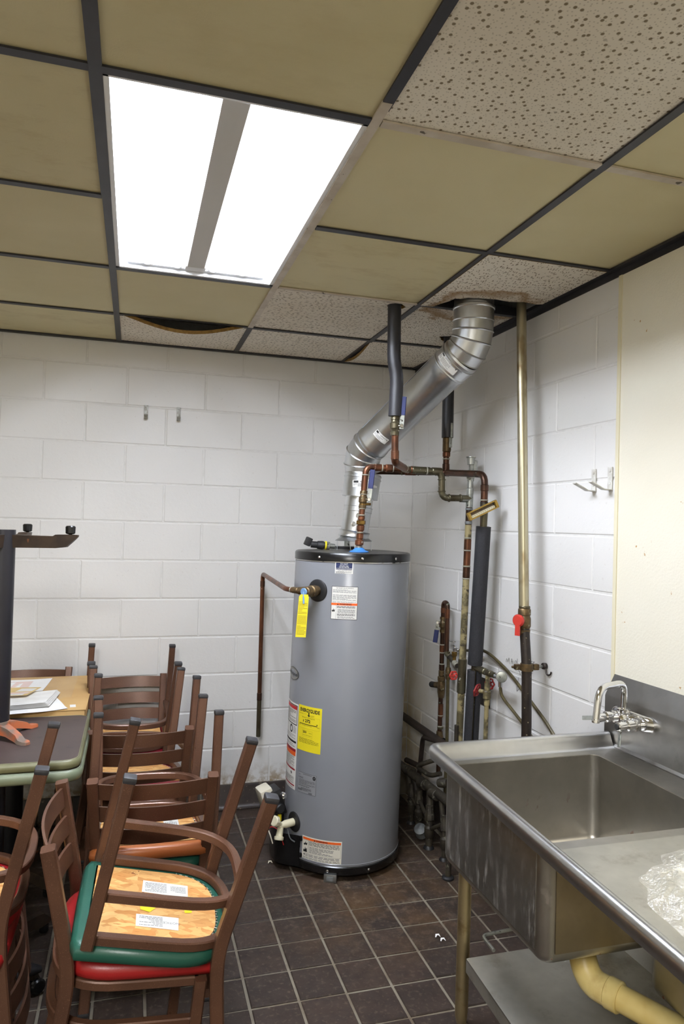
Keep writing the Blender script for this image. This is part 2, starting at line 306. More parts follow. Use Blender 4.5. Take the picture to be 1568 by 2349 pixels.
# ------------------------------------------------------------------ geometry builder
class G:
    def __init__(s): s.v = []; s.f = []; s.m = []; s.k = 0
    def add(s, vs, fs):
        b = len(s.v); s.v += [V(x) for x in vs]; s.f += [tuple(i+b for i in f) for f in fs]; s.m += [s.k]*len(fs); return s
    def box(s, c, d, rot=None, taper=None):
        x, y, z = d[0]/2, d[1]/2, d[2]/2
        vs = [V((a*x, b*y, e*z)) for e in (-1, 1) for a, b in ((-1, -1), (1, -1), (1, 1), (-1, 1))]
        if rot is not None: vs = [rot @ q for q in vs]
        return s.add([q+V(c) for q in vs], [(3, 2, 1, 0), (4, 5, 6, 7), (0, 1, 5, 4), (1, 2, 6, 5), (2, 3, 7, 6), (3, 0, 4, 7)])
    def bbox(s, c, d, b=.003, rot=None):
        # box with chamfered edges
        bm = bmesh.new(); bmesh.ops.create_cube(bm, size=1)
        for q in bm.verts: q.co = V((q.co.x*d[0], q.co.y*d[1], q.co.z*d[2]))
        bmesh.ops.bevel(bm, geom=bm.edges[:], offset=min(b, min(d)*.45), segments=2, affect='EDGES', profile=.6)
        bm.verts.ensure_lookup_table(); bm.verts.index_update()
        vs = [(rot @ q.co if rot is not None else q.co)+V(c) for q in bm.verts]
        fs = [tuple(q.index for q in f.verts) for f in bm.faces]; bm.free(); return s.add(vs, fs)
    def prism(s, poly, z0, z1, mp=None):
        n = len(poly); mp = mp or (lambda x, y, z: V((x, y, z)))
        vs = [mp(x, y, z0) for x, y in poly]+[mp(x, y, z1) for x, y in poly]
        return s.add(vs, [tuple(range(n-1, -1, -1)), tuple(range(n, 2*n))]+[(i, (i+1) % n, n+(i+1) % n, n+i) for i in range(n)])
    def tube(s, pts, r, n=14, cap=True, flat=None):
        pts = [V(p) for p in pts]; N = len(pts); rs = r if isinstance(r, (list, tuple)) else [r]*N
        tan = []
        for i in range(N):
            a = pts[max(0, i-1)]; b = pts[min(N-1, i+1)]; tan.append((b-a).normalized())
        t0 = tan[0]; u = t0.cross(V((0, 0, 1)));
        if u.length < .1: u = t0.cross(V((0, 1, 0)))
        u.normalize(); b0 = len(s.v); vs = []
        for i in range(N):
            u = (u-tan[i]*u.dot(tan[i])).normalized(); w = tan[i].cross(u)
            for k in range(n):
                a = 2*PI*k/n; vs.append(pts[i]+(u*math.cos(a)+w*math.sin(a)*(flat or 1))*rs[i])
        fs = [(i*n+k, i*n+(k+1) % n, (i+1)*n+(k+1) % n, (i+1)*n+k) for i in range(N-1) for k in range(n)]
        if cap: fs += [tuple(range(n-1, -1, -1)), tuple((N-1)*n+k for k in range(n))]
        return s.add(vs, fs)
    def lathe(s, p0, d, prof, n=28, cap=True):
        d = V(d).normalized(); u = d.cross(V((0, 0, 1)))
        if u.length < .1: u = V((1, 0, 0))
        u.normalize(); w = d.cross(u); p0 = V(p0)
        vs = [p0+d*t+(u*math.cos(2*PI*k/n)+w*math.sin(2*PI*k/n))*r for t, r in prof for k in range(n)]
        N = len(prof)
        fs = [(i*n+k, i*n+(k+1) % n, (i+1)*n+(k+1) % n, (i+1)*n+k) for i in range(N-1) for k in range(n)]
        if cap: fs += [tuple(range(n-1, -1, -1)), tuple((N-1)*n+k for k in range(n))]
        return s.add(vs, fs)
    def cyl(s, a, b, r, n=20, e=None):
        a = V(a); b = V(b); L = (b-a).length; e = min(.003, r*.3, L*.3) if e is None else e
        return s.lathe(a, b-a, [(0, r-e), (e, r), (L-e, r), (L, r-e)], n)
    def hexnut(s, a, b, r):
        a = V(a); b = V(b); L = (b-a).length; e = .002
        return s.lathe(a, b-a, [(0, r-e), (e, r), (L-e, r), (L, r-e)], 6)
    def sweep(s, pts, prof, upv=(0, 0, 1), cap=True):
        # prof: list of (side, up) offsets
        pts = [V(p) for p in pts]; N = len(pts); n = len(prof); vs = []; upv = V(upv)
        for i in range(N):
            t = (pts[min(N-1, i+1)]-pts[max(0, i-1)]).normalized(); sd = t.cross(upv).normalized(); w = sd.cross(t)
            vs += [pts[i]+sd*a+w*b for a, b in prof]
        fs = [(i*n+k, i*n+(k+1) % n, (i+1)*n+(k+1) % n, (i+1)*n+k) for i in range(N-1) for k in range(n)]
        if cap: fs += [tuple(range(n-1, -1, -1)), tuple((N-1)*n+k for k in range(n))]
        return s.add(vs, fs)
    def grid(s, f, nu, nv, close=False):
        vs = [f(i/nu, j/nv) for j in range(nv+1) for i in range(nu+1)]
        return s.add(vs, [(j*(nu+1)+i, j*(nu+1)+i+1, (j+1)*(nu+1)+i+1, (j+1)*(nu+1)+i) for j in range(nv) for i in range(nu)])
def rect(w, h, e=.003):
    a, b = w/2, h/2
    return [(-a+e, -b), (a-e, -b), (a, -b+e), (a, b-e), (a-e, b), (-a+e, b), (-a, b-e), (-a, -b+e)]
def fil(pts, r=.03, seg=5):
    pts = [V(p) for p in pts]; out = [pts[0]]
    for i in range(1, len(pts)-1):
        p, a, b = pts[i], pts[i-1], pts[i+1]; la = min(r, (a-p).length*.48); lb = min(r, (b-p).length*.48)
        q0 = p+(a-p).normalized()*la; q1 = p+(b-p).normalized()*lb
        for k in range(seg+1):
            t = k/seg; out.append(q0*(1-t)**2+p*2*t*(1-t)+q1*t*t)
    return out+[pts[-1]]
def mesh_of(g, name, mats, org=(0, 0, 0), smooth=35, recalc=True):
    me = bpy.data.meshes.new(name); o = V(org)
    me.from_pydata([tuple(q-o) for q in g.v], [], g.f)
    for m in (mats if isinstance(mats, (list, tuple)) else [mats]): me.materials.append(MT[m] if isinstance(m, str) else m)
    me.polygons.foreach_set('material_index', g.m)
    if recalc:
        bm = bmesh.new(); bm.from_mesh(me); bmesh.ops.recalc_face_normals(bm, faces=bm.faces[:]); bm.to_mesh(me); bm.free()
    if smooth:
        me.shade_smooth(); me.set_sharp_from_angle(angle=R(smooth))
    me.update(); return me
def tag(o, label=None, cat=None, group=None, kind=None):
    for k, v in (('label', label), ('category', cat), ('group', group), ('kind', kind)):
        if v: o[k] = v
    return o
def link(name, data, parent=None):
    o = bpy.data.objects.new(name, data); COL.objects.link(o)
    if parent is not None: o.parent = parent
    return o
def O(name, g, m, parent=None, org=None, smooth=35, label=None):
    """one part: world-space geometry g under its parent (org = the thing's own origin)"""
    if org is None: org = ORG.get(parent.name, (0, 0, 0)) if parent is not None else (0, 0, 0)
    o = link(name, mesh_of(g, name, m, org, smooth), parent)
    ORG[o.name] = org
    if label: o['label'] = label
    return o
ORG = {}
def thing(name, label, cat, loc, group=None):
    o = link(name, None); o.location = loc; o.empty_display_size = .1; ORG[o.name] = tuple(loc); return tag(o, label, cat, group)
def solo(name, g, m, label, cat, org, group=None, smooth=35):
    o = link(name, mesh_of(g, name, m, org, smooth)); o.location = org; ORG[o.name] = tuple(org); return tag(o, label, cat, group)
def copy_tree(o, parent=None):
    c = o.copy(); COL.objects.link(c)
    if parent is not None: c.parent = parent
    ORG[c.name] = ORG.get(o.name, (0, 0, 0))
    for ch in list(o.children): copy_tree(ch, c)
    return c
# ---- flat print: rectangles, fine print, lettering
FONT = {}
def text2d(body, size, align='CENTER', bold=0):
    key = (body, align, bold)
    if key not in FONT:
        cu = bpy.data.curves.new('t', 'FONT'); cu.body = body; cu.align_x = align; cu.align_y = 'CENTER'; cu.resolution_u = 2; cu.size = 1; cu.offset = bold
        ob = bpy.data.objects.new('t', cu); COL.objects.link(ob)
        dg = bpy.context.evaluated_depsgraph_get(); me = ob.evaluated_get(dg).to_mesh()
        FONT[key] = ([(q.co.x, q.co.y) for q in me.vertices], [tuple(p.vertices) for p in me.polygons])
        bpy.data.objects.remove(ob); bpy.data.curves.remove(cu)
    vs, fs = FONT[key]
    return [(x*size, y*size) for x, y in vs], fs
class Print:
    """flat label art in (u, v), laid on any surface by a mapping (u, v, lift) -> point"""
    def __init__(s, mp): s.g = G(); s.mp = mp; s.mats = []; s.lay = 0
    def k(s, m):
        if m not in s.mats: s.mats.append(m)
        s.g.k = s.mats.index(m)
    def quad(s, u0, v0, u1, v1, m, lay, nu=1):
        s.k(m); z = .0004+lay*.00035
        s.g.grid(lambda a, b: s.mp(u0+(u1-u0)*a, v0+(v1-v0)*b, z), nu, 1)
    def poly(s, pts, m, lay):
        s.k(m); z = .0004+lay*.00035; s.g.add([s.mp(x, y, z) for x, y in pts], [tuple(range(len(pts)))])
    def text(s, body, u, v, size, m, lay=2, align='CENTER', sx=1, bold=0):
        s.k(m); vs, fs = text2d(body, size, align, bold); z = .0004+lay*.00035
        s.g.add([s.mp(u+x*sx, v+y, z) for x, y in vs], fs)
    def lines(s, u0, v0, u1, v1, n, m, lay=2, th=.4, fill=.85):
        rr = random.Random(int(abs(u0*1e5)+abs(v0*1e4)+n)); h = (v0-v1)/n
        for i in range(n):
            y = v0-h*(i+.5); x = u0; end = u1 if rr.random() < .75 else u0+(u1-u0)*rr.uniform(.4, .9)
            while x < end:
                w_ = min(rr.uniform(.06, .2)*(u1-u0), end-x); s.quad(x, y-h*th/2, x+w_*fill, y+h*th/2, m, lay); x += w_
    def frame(s, u0, v0, u1, v1, t, m, lay):
        s.quad(u0, v0, u1, v0+t, m, lay, 8); s.quad(u0, v1-t, u1, v1, m, lay, 8); s.quad(u0, v0, u0+t, v1, m, lay); s.quad(u1-t, v0, u1, v1, m, lay)
    def out(s, name, parent, label=None):
        o = link(name, mesh_of(s.g, name, s.mats, ORG.get(parent.name, (0, 0, 0)), 30, False), parent); ORG[o.name] = ORG.get(parent.name, (0, 0, 0))
        if label: o['label'] = label
        return o
def strip(p, u, w_):  # helper left for flat strokes
    return p

# ------------------------------------------------------------------ the room
H = 2.489
def RW(s, z, off=0): return V((.0244*s-off, -s, z))        # a point on the right wall: s metres from the corner, off metres into the room
def struct(name, g, m, smooth=0): o = O(name, g, m, smooth=smooth); o['kind'] = 'structure'; return o
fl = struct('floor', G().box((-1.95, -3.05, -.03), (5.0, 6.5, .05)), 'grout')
TP = .162; FX = -1.0047; FY = -.9624; g6 = .0095
def tile_mesh():
    a = TP-g6; g = G(); h = a/2; e = .003; z0, z1 = -.006, .0
    vs = [(-h, -h, z0), (h, -h, z0), (h, h, z0), (-h, h, z0), (-h, -h, z1-e), (h, -h, z1-e), (h, h, z1-e), (-h, h, z1-e), (-h+e, -h+e, z1), (h-e, -h+e, z1), (h-e, h-e, z1), (-h+e, h-e, z1)]
    fs = [(8, 9, 10, 11)]
    for i in range(4):
        j = (i+1) % 4; fs += [(i, j, 4+j, 4+i), (4+i, 4+j, 8+j, 8+i)]
    g.add(vs, fs); return g
tm = mesh_of(tile_mesh(), 'floor_tile', 'floor_tile', smooth=0)
rr = random.Random(3); rest = G()
for i in range(-18, 7):
    for j in range(-6, 32):
        x = FX+TP*(i+.5); y = FY-TP*(j-.5)
        if y > -.03 or x > -.02-.0244*y-.06 or x < -4.3: continue
        if -2.0 < x and y > -2.05:
            o = link('floor_tile', tm, fl); o.location = (x, y, rr.uniform(-.0012, .0008)); o.rotation_euler = (rr.uniform(-.004, .004), rr.uniform(-.004, .004), rr.uniform(-.006, .006))
        else: rest.box((x, y, -.003), (TP-g6, TP-g6, .006))
o = O('floor_tile', rest, 'floor_tile', fl, smooth=0); o['kind'] = 'stuff'

wb = struct('wall_back', G().box((-1.95, .05, 1.4), (5.1, .1, 2.9)), 'mortar')
wr = struct('wall_right', G().prism([(0, .0), (.25, .0), (.25, -6.2), (.1513, -6.2)], -.05, 2.85), 'mortar')
wl = struct('wall_left', G().box((-4.35, -3.05, 1.4), (.1, 6.4, 2.9)), 'plainwall')
wf = struct('wall_front', G().box((-1.95, -6.2, 1.4), (5.1, .1, 2.9)), 'plainwall')
BZ = 2.3582; CH = .2032; BL = .4064
def block_mesh(L, Hh, d=.0026):
    g = G(); a, b = L/2-.003, Hh/2-.003; e = .004
    vs = [(-a, 0, -b), (a, 0, -b), (a, 0, b), (-a, 0, b), (-a+e, -d, -b+e), (a-e, -d, -b+e), (a-e, -d, b-e), (-a+e, -d, b-e)]
    g.add(vs, [(4, 5, 6, 7)]+[(i, (i+1) % 4, 4+(i+1) % 4, 4+i) for i in range(4)]); return g
BMC = {}
def block(parent, s0, s1, z0, z1, right_wall):
    key = (round(s1-s0, 3), round(z1-z0, 3))
    if key not in BMC: BMC[key] = mesh_of(block_mesh(*key), 'block', 'wall', smooth=0)
    o = link('block', BMC[key], parent); sm = (s0+s1)/2; z = (z0+z1)/2; k = rr.uniform(-.0008, .0008)
    if right_wall:
        p = RW(sm, z, k); o.location = p; o.rotation_euler = (0, 0, -PI/2+.0244)
    else: o.location = (-sm, k, z)
for k in range(-1, 11):
    z1 = min(BZ-CH*k, H-.002); z0 = BZ-CH*(k+1)
    j = .2032 if k % 2 else .4064
    s = 0.0; e = j
    while s < 2.9:
        block(wb, s, e, z0, z1, False); s, e = e, e+BL
    j = .4322 if k % 2 == 0 else .205
    j = {0: .445, 1: .205}[k % 2]
    s = 0.004; e = j
    while s < 1.78:
        block(wr, s, min(e, 1.785), z0, z1, True); s, e = e, e+BL
# below the last full course the cove base
bb = struct('baseboard_back', G().box((-1.95, -.004, .066), (4.6, .008, .132)), 'grout')
def cove_mesh(L):
    g = G(); prof = [(-.004, .004), (-.017, .004), (-.034, .002), (-.034, .006), (-.022, .012), (-.015, .026), (-.013, .122), (-.009, .131), (-.004, .132)]
    n = len(prof); a = L/2-.005
    vs = [(-a, y, z) for y, z in prof]+[(a, y, z) for y, z in prof]
    g.add(vs, [tuple(range(n-1, -1, -1)), tuple(range(n, 2*n))]+[(i, (i+1) % n, n+(i+1) % n, n+i) for i in range(n)]); return g
cm = mesh_of(cove_mesh(TP), 'cove_tile', 'cove', smooth=40)
for i in range(-10, 6):
    x = -.858+TP*(i+.5)
    if x < -.05: o = link('cove_tile', cm, bb); o.location = (x, rr.uniform(-.0005, .0005), 0)
br = struct('baseboard_right', G().prism([(-.002, 0), (.004, 0), (.05, -1.9), (.042, -1.9)], .0, .132), 'grout')
for i in range(10):
    o = link('cove_tile', cm, br); o.location = RW(.1+TP*(i+.5), 0, 0); o.rotation_euler = (0, 0, -PI/2+.0244)
# cream plastic panel on the nearer part of the right wall, with its edge strip
def rbox(s0, s1, z0, z1, o0, o1): return G().prism([tuple(RW(s0, 0, o0)[:2]), tuple(RW(s1, 0, o0)[:2]), tuple(RW(s1, 0, o1)[:2]), tuple(RW(s0, 0, o1)[:2])], z0, z1)
O('wall_panel', rbox(1.795, 6.1, .06, H-.03, -.01, .006), 'frp', wr, smooth=0)
tr = O('edge_strip', rbox(1.784, 1.800, .06, H-.03, -.004, .010), 'frp_trim', wr, smooth=0)
# pencilled note on the blocks
STR = [[(1.087, .974), (1.091, .99), (1.101, .978), (1.11, .997), (1.118, .971)], [(1.129, .974), (1.132, .998), (1.143, .974)], [(1.13, .984), (1.139, .985)], [(1.151, .993), (1.154, .977)],
       [(1.163, .977), (1.165, .997), (1.176, .985), (1.177, 1.006)], [(1.262, .992), (1.256, 1.004), (1.264, 1.014), (1.272, 1.004), (1.262, .992)], [(1.281, .996), (1.282, 1.014), (1.293, 1.016)], [(1.297, .998), (1.299, 1.015), (1.31, 1.016)], [(1.298, 1.006), (1.306, 1.007)],
       [(1.164, .962), (1.173, .959), (1.167, .951)], [(1.186, .956), (1.198, .957), (1.202, .938)], [(1.21, .955), (1.213, .949)], [(1.289, .974), (1.281, .965), (1.284, .96), (1.291, .965), (1.292, .972)],
       [(1.191, .928), (1.184, .888), (1.18, .866)], [(1.173, .886), (1.18, .866), (1.201, .885)]]
gg = G()
for st in STR:
    for a, b in zip(st, st[1:]):
        d = V((b[0]-a[0], b[1]-a[1])); n = V((-d.y, d.x)).normalized()*.0011
        gg.add([RW(p[0]+q*n.x, p[1]+q*n.y, .0049) for p, q in ((a, -1), (b, -1), (b, 1), (a, 1))], [(0, 1, 2, 3)])
O('pencil_note', gg, 'graffiti', wr, smooth=0, label='pencilled note and arrow beside the tall gas pipe')
# flat dark plate painting the shade of the square opening behind the red valves
O('opening_shade', rbox(.835, .955, .735, .862, .0035, .0055), 'hole_shade', wr, smooth=0, label='flat dark square standing for the shaded opening behind the red valve')

# ---- dropped ceiling
ce = struct('ceiling', G().box((-1.95, -3.05, 2.83), (5.1, 6.5, .06)), 'plenum')
XC = [-4.117, -3.507, -2.897, -2.287, -1.677, -1.067, -.457, .2]
YC = [0.0, -.527, -1.148, -1.748, -2.358, -2.968, -3.578, -4.188, -4.798, -5.408, -6.15]
TW = .0125
def slab(poly, z0, z1, holes=(), mtop=0, medge=1):
    g = G(); loops = [[V((x, y, 0)) for x, y in poly]]+[[V((x, y, 0)) for x, y in h] for h in holes]
    flat = [p for l in loops for p in l]; tri = tessellate_polygon(loops)
    g.k = mtop; g.add([(p.x, p.y, z0) for p in flat], tri)
    g.k = mtop; g.add([(p.x, p.y, z1) for p in flat], tri)
    g.k = medge
    for l in loops:
        n = len(l)
        g.add([(p.x, p.y, z0) for p in l]+[(p.x, p.y, z1) for p in l], [(i, (i+1) % n, n+(i+1) % n, n+i) for i in range(n)])
    return g
def wallx(y): return -.0244*y
KIND = {('AB', 4): 'pinhole', ('BC', 0): 'pinhole', ('BC', 3): 'cross', ('BC', 4): 'cross', ('CW', 2): 'fissure', ('CW', 3): 'fissure', ('CW', 4): 'fissure'}
ragged = lambda cx, cy, r, n=12, sd=1: [(cx+r*random.Random(sd+i).uniform(.85, 1.5)*math.cos(2*PI*i/n), cy+r*random.Random(sd+i).uniform(.85, 1.5)*math.sin(2*PI*i/n)) for i in range(n)]
for ci in range(7):
    for ri in range(10):
        x0, x1 = XC[ci]+.004, XC[ci+1]-.004; y1, y0 = YC[ri]-.004, YC[ri+1]+.004
        col = {3: 'L', 4: 'AB', 5: 'BC', 6: 'CW'}.get(ci, 'F'); row = {0: 4, 1: 3, 2: 2, 3: 1, 4: 0}.get(ri, -1)
        if ci == 6: x1 = wallx((y0+y1)/2)-.004
        if col == 'AB' and row in (1, 2): continue
        kind = KIND.get((col, row), 'yellow'); lab = None
        poly = [(x0, y0), (x1, y0), (x1, y1), (x0, y1)]; holes = []; z = H+.002
        if (col, row) == ('CW', 2):
            poly = [(x0, y0), (x1, y0), (x1, -1.36), (-.02, -1.335), (-.08, -1.345), (-.14, -1.325), (-.2, -1.335), (-.26, -1.325), (-.315, -1.315), (-.335, -1.29), (-.36, -1.285), (-.365, -1.25), (-.385, -1.2), (-.40, -1.155), (x0, y1)]
            g = slab(poly, H-.006, H+.012); lab = 'broken fissured tile with brown leak stain around the duct'
        elif (col, row) == ('BC', 3): holes = [ragged(-.535, -1.085, .034, 10, 5)]; g = slab(poly, z, z+.015, holes)
        elif (col, row) == ('CW', 3): holes = [ragged(-.108, -.69, .044, 11, 9)]; g = slab(poly, z, z+.015, holes)
        elif (col, row) in (('AB', 4), ('CW', 4)):
            g = G(); side = col == 'CW'
            def f(u, v, t=0, x0=x0, x1=x1, y0=y0, y1=y1, side=side):
                sag = .034*math.sin(PI*v)*(1-u)**2 if side else .062*math.sin(PI*u)**1.15*(1-v)**1.2
                return V((x0+(x1-x0)*u, y0+(y1-y0)*v, H+.002-sag+t))
            for t in (0, .016): g.grid(lambda u, v: f(u, v, t), 14, 8)
            g.k = 1
            ed = [(i/14, 0) for i in range(14)]+[(1, j/8) for j in range(8)]+[(1-i/14, 1) for i in range(14)]+[(0, 1-j/8) for j in range(8)]
            n = len(ed); g.add([f(u, v, 0) for u, v in ed]+[f(u, v, .016) for u, v in ed], [(i, (i+1) % n, n+(i+1) % n, n+i) for i in range(n)])
            lab = 'sagging speckled tile with a gap above its brown edge' if not side else 'small fissured tile sagging at the grid'
        else: g = slab(poly, z, z+.015)
        O('ceiling_tile', g, ['ct_'+kind, 'tileedge'], ce, smooth=30, label=lab)
def tee(a, b, m, z=0, wd=TW, label=None):
    a, b = V(a), V(b); d = (b-a).normalized(); n = V((-d.y, d.x))*wd
    g = G(); zz = H-.004-z
    g.prism([tuple(a-n), tuple(b-n), tuple(b+n), tuple(a+n)], zz, zz+.005)
    n2 = n*.12; g.prism([tuple(a-n2), tuple(b-n2), tuple(b+n2), tuple(a+n2)], zz+.004, zz+.04)
    return O('grid_tee', g, m, ce, smooth=0, label=label)
for i in range(1, 7):
    x = XC[i]
    if i == 5:
        tee((x, -6.1), (x, -2.46), 'tee'); tee((x, -2.46), (x, -2.41), 'tee'); tee((x-.002, -2.44), (x-.002, -.54), 'tee_white', .0012, TW*.95, 'grid bar with flaking white paint'); tee((x, -.56), (x, -.008), 'tee')
    elif i == 4:
        tee((x, -6.1), (x, -1.755), 'tee', 0, TW*1.12); tee((x+.001, -1.755), (x+.001, -.008), 'tee')
    else: tee((x, -6.1), (x, -.008), 'tee')
for j in range(1, 10):
    y = YC[j]
    for i in range(0, 7):
        xa, xb = XC[i]+TW, XC[i+1]-TW
        if i == 6: xb = wallx(y)-.012
        if i == 4 and j == 3: continue
        white = (j == 4 and i >= 5) or (j == 2 and i == 5)
        tee((xa, y), (xb, y), 'tee_white' if white else 'tee', .001 if white else .0006, TW*(1.0 if not (j == 2 and white) else .7))
# wall angles where the ceiling meets the walls
trim1 = struct('trim_1', G().box((-1.95, -.013, H-.003), (4.7, .026, .008)).box((-1.95, -.0055, H+.012), (4.7, .003, .034)), 'tee')
gt = G()
for a, b in ((0, 3.0), (3.0, 6.1)):
    gt.prism([tuple(RW(s, 0, o)[:2]) for s, o in ((a, 0), (b, 0), (b, .03), (a, .03))], H-.007, H+.001); gt.prism([tuple(RW(s, 0, o)[:2]) for s, o in ((a, 0.002), (b, 0.002), (b, .006), (a, .006))], H-.03, H+.02)
trim2 = struct('trim_2', gt, 'tee')

# ------------------------------------------------------------------ ceiling light
def ceiling_light():
    X0, X1, Y0, Y1 = -1.668, -1.077, -2.349, -1.158; xc = -1.381; D = .115
    t = thing('ceiling_light', 'open fluorescent ceiling light with glowing bare tubes and grey centre cover', 'ceiling light', (xc, (Y0+Y1)/2, H))
    g = G()      # reflector box: sloped sides, flat back
    a, b = .012, .035
    o_ = [(X0+a, Y0+a), (X1-a, Y0+a), (X1-a, Y1-a), (X0+a, Y1-a)]; i_ = [(X0+a+b, Y0+a+.01), (X1-a-b, Y0+a+.01), (X1-a-b, Y1-a-.01), (X0+a+b, Y1-a-.01)]
    g.add([(x, y, H+.004) for x, y in o_]+[(x, y, H+D) for x, y in i_]+[(x, y, H+D+.004) for x, y in o_], [(i, (i+1) % 4, 4+(i+1) % 4, 4+i) for i in range(4)]+[(4, 5, 6, 7), (8, 9, 10, 11)]+[(i, (i+1) % 4, 8+(i+1) % 4, 8+i) for i in range(4)])
    O('housing', g, 'fixture', t, smooth=0)
    g = G()
    for c, d in (((X0+.009, (Y0+Y1)/2, H+.003), (.018, Y1-Y0, .012)), ((X1-.009, (Y0+Y1)/2, H+.003), (.018, Y1-Y0, .012)), (((X0+X1)/2, Y0+.007, H+.003), (X1-X0, .014, .012)), (((X0+X1)/2, Y1-.008, H+.003), (X1-X0, .016, .012))): g.bbox(c, d, .002)
    O('frame', g, 'fixture', t)
    ya, yb = Y0+.02, Y1-.075
    pr = [(-.031, .0), (.031, .0), (.058, .055), (.064, .1), (-.064, .1), (-.058, .055)]
    g = G(); n = len(pr)
    g.add([(xc+x, ya, H+.006+z) for x, z in pr]+[(xc+x, yb, H+.006+z) for x, z in pr], [tuple(range(n)), tuple(range(2*n-1, n-1, -1))]+[(i, (i+1) % n, n+(i+1) % n, n+i) for i in range(n)])
    O('ballast_cover', g, 'fixture_grey', t, smooth=0)
    O('end_cap', G().bbox((xc, Y1-.05, H+.05), (.075, .05, .085), .004).cyl((xc, Y1-.052, H+.008), (xc, Y1-.052, H+.012), .003, 8), 'fixture', t)
    ge = G().bbox(((X0+X1)/2, Y1-.024, H+.062), (X1-X0-.09, .02, .1), .003)
    pl = O('end_plate', ge, 'fixture', t)
    for x in (-1.555, -1.447, -1.317, -1.207):
        O('fluorescent_tube', G().tube([(x, Y0+.05, H+.068), (x, Y1-.05, H+.068)], .0155, 12), 'lamp', t)
        O('lamp_socket', G().bbox((x, Y1-.043, H+.055), (.034, .016, .06), .004).cyl((x, Y1-.05, H+.022), (x, Y1-.036, H+.022), .017, 12), 'fixture', t)
        O('lamp_socket', G().bbox((x, Y0+.04, H+.055), (.034, .016, .06), .004), 'fixture', t)
    for x, w_ in ((-1.49, .02), (-1.27, .02)):
        O('slot', G().box((x, Y1-.0345, H+.05), (w_, .002, .006)), 'ink', t)
    for x in (-1.518, -1.235): O('spring_clip', G().tube(fil([(x-.06, Y1-.04, H+.028), (x-.02, Y1-.045, H+.07), (x+.02, Y1-.04, H+.06)], .02), .0015, 6), 'galv', t)
ceiling_light()
# ------------------------------------------------------------------ water heater
HX, HY, HT, HR = -.58664, -.645, .01704, .27206
def hc(z): return V((HX+HT*z, HY, z))
def hp(th, z, lift=0):
    a = R(th); c = hc(z); return V((c.x+(HR+lift)*math.cos(a), c.y+(HR+lift)*math.sin(a), z))
def hmap(th_c, z_c):
    return lambda u, v, l: hp(th_c+math.degrees(u/HR), z_c+v, l)
hd = V((HT, 0, 1)).normalized()
wh = thing('water_heater', 'tall grey cylindrical gas water heater with black rims standing in the corner', 'water heater', (HX, HY, 0))
O('tank', G().lathe(hc(.055), hd, [(0, HR-.01), (0, HR), (.02, HR), (1.335, HR), (1.345, HR-.004)], 96), 'tank', wh)
O('seam_bead', G().lathe(hc(.072), hd, [(0, HR), (.002, HR+.002), (.004, HR)], 96, False), 'tank', wh)
O('base_ring', G().lathe(hc(.030), hd, [(0, HR-.02), (0, HR+.002), (.003, HR+.004), (.032, HR+.004), (.036, HR)], 96), 'black', wh)
O('top_rim', G().lathe(hc(1.396), hd, [(0, HR-.004), (0, HR+.003), (.03, HR+.003), (.036, HR-.001), (.038, HR-.01)], 96), 'black', wh)
O('top_cover', G().lathe(hc(1.43), hd, [(0, HR-.004), (.004, HR-.006), (.008, HR-.06), (.009, .01)], 64), 'lid', wh)
O('trim_line', G().lathe(hc(1.391), hd, [(0, HR), (.0015, HR+.003), (.004, HR+.003), (.005, HR)], 96, False), 'chrome', wh)
for th in (-140, -98, -62):
    d = hp(th, 1.414)-hc(1.414); d.z = 0; d.normalize(); p = hp(th, 1.412, .002); O('screw', G().lathe(p, d, [(0, .006), (.002, .006), (.004, .003)], 10), 'chrome', wh)
for th in (-118, -79):
    d = (hp(th, .05)-hc(.05)).normalized(); p = hp(th, .046, .003); O('screw', G().lathe(p, d, [(0, .006), (.002, .006), (.004, .003)], 10), 'chrome', wh)
for th in (-115, 5, 125):
    c = hp(th, 0, -.006); q = Matrix.Rotation(R(th+90), 3, 'Z')
    ft = O('foot', G().bbox(c+V((0, 0, .017)), (.056, .03, .034), .002, q), 'galv_dull', wh)
    c2 = hp(th, 0, .010); O('foot_pocket', G().bbox(c2+V((0, 0, .016)), (.03, .004, .018), .001, q), 'grey_metal', ft)
# relief valve
a = R(-140.7); rd = V((math.cos(a), math.sin(a), 0)); rp = hp(-140.7, 1.263)
esc = O('valve_plate', G().lathe(rp-rd*.004, rd, [(0, .05), (.006, .05), (.009, .045), (.0095, .02)], 40), 'blackmatte', wh)
O('relief_valve', G().lathe(rp, rd, [(0, .022), (.02, .022), (.024, .026), (.05, .026), (.054, .022), (.085, .021), (.088, .017), (.098, .016)], 20).tube([rp+rd*.07+V((0, 0, .005)), rp+rd*.07+V((-.035, .03, .0))], .017, 14), 'brass_dull', wh)
O('test_lever', G().cyl(rp+rd*.098, rp+rd*.104, .017, 20).tube([rp+rd*.104+V((0, 0, .002)), rp+rd*.108+V((.004, -.006, -.05))], .0045, 8), 'bluetag', wh)
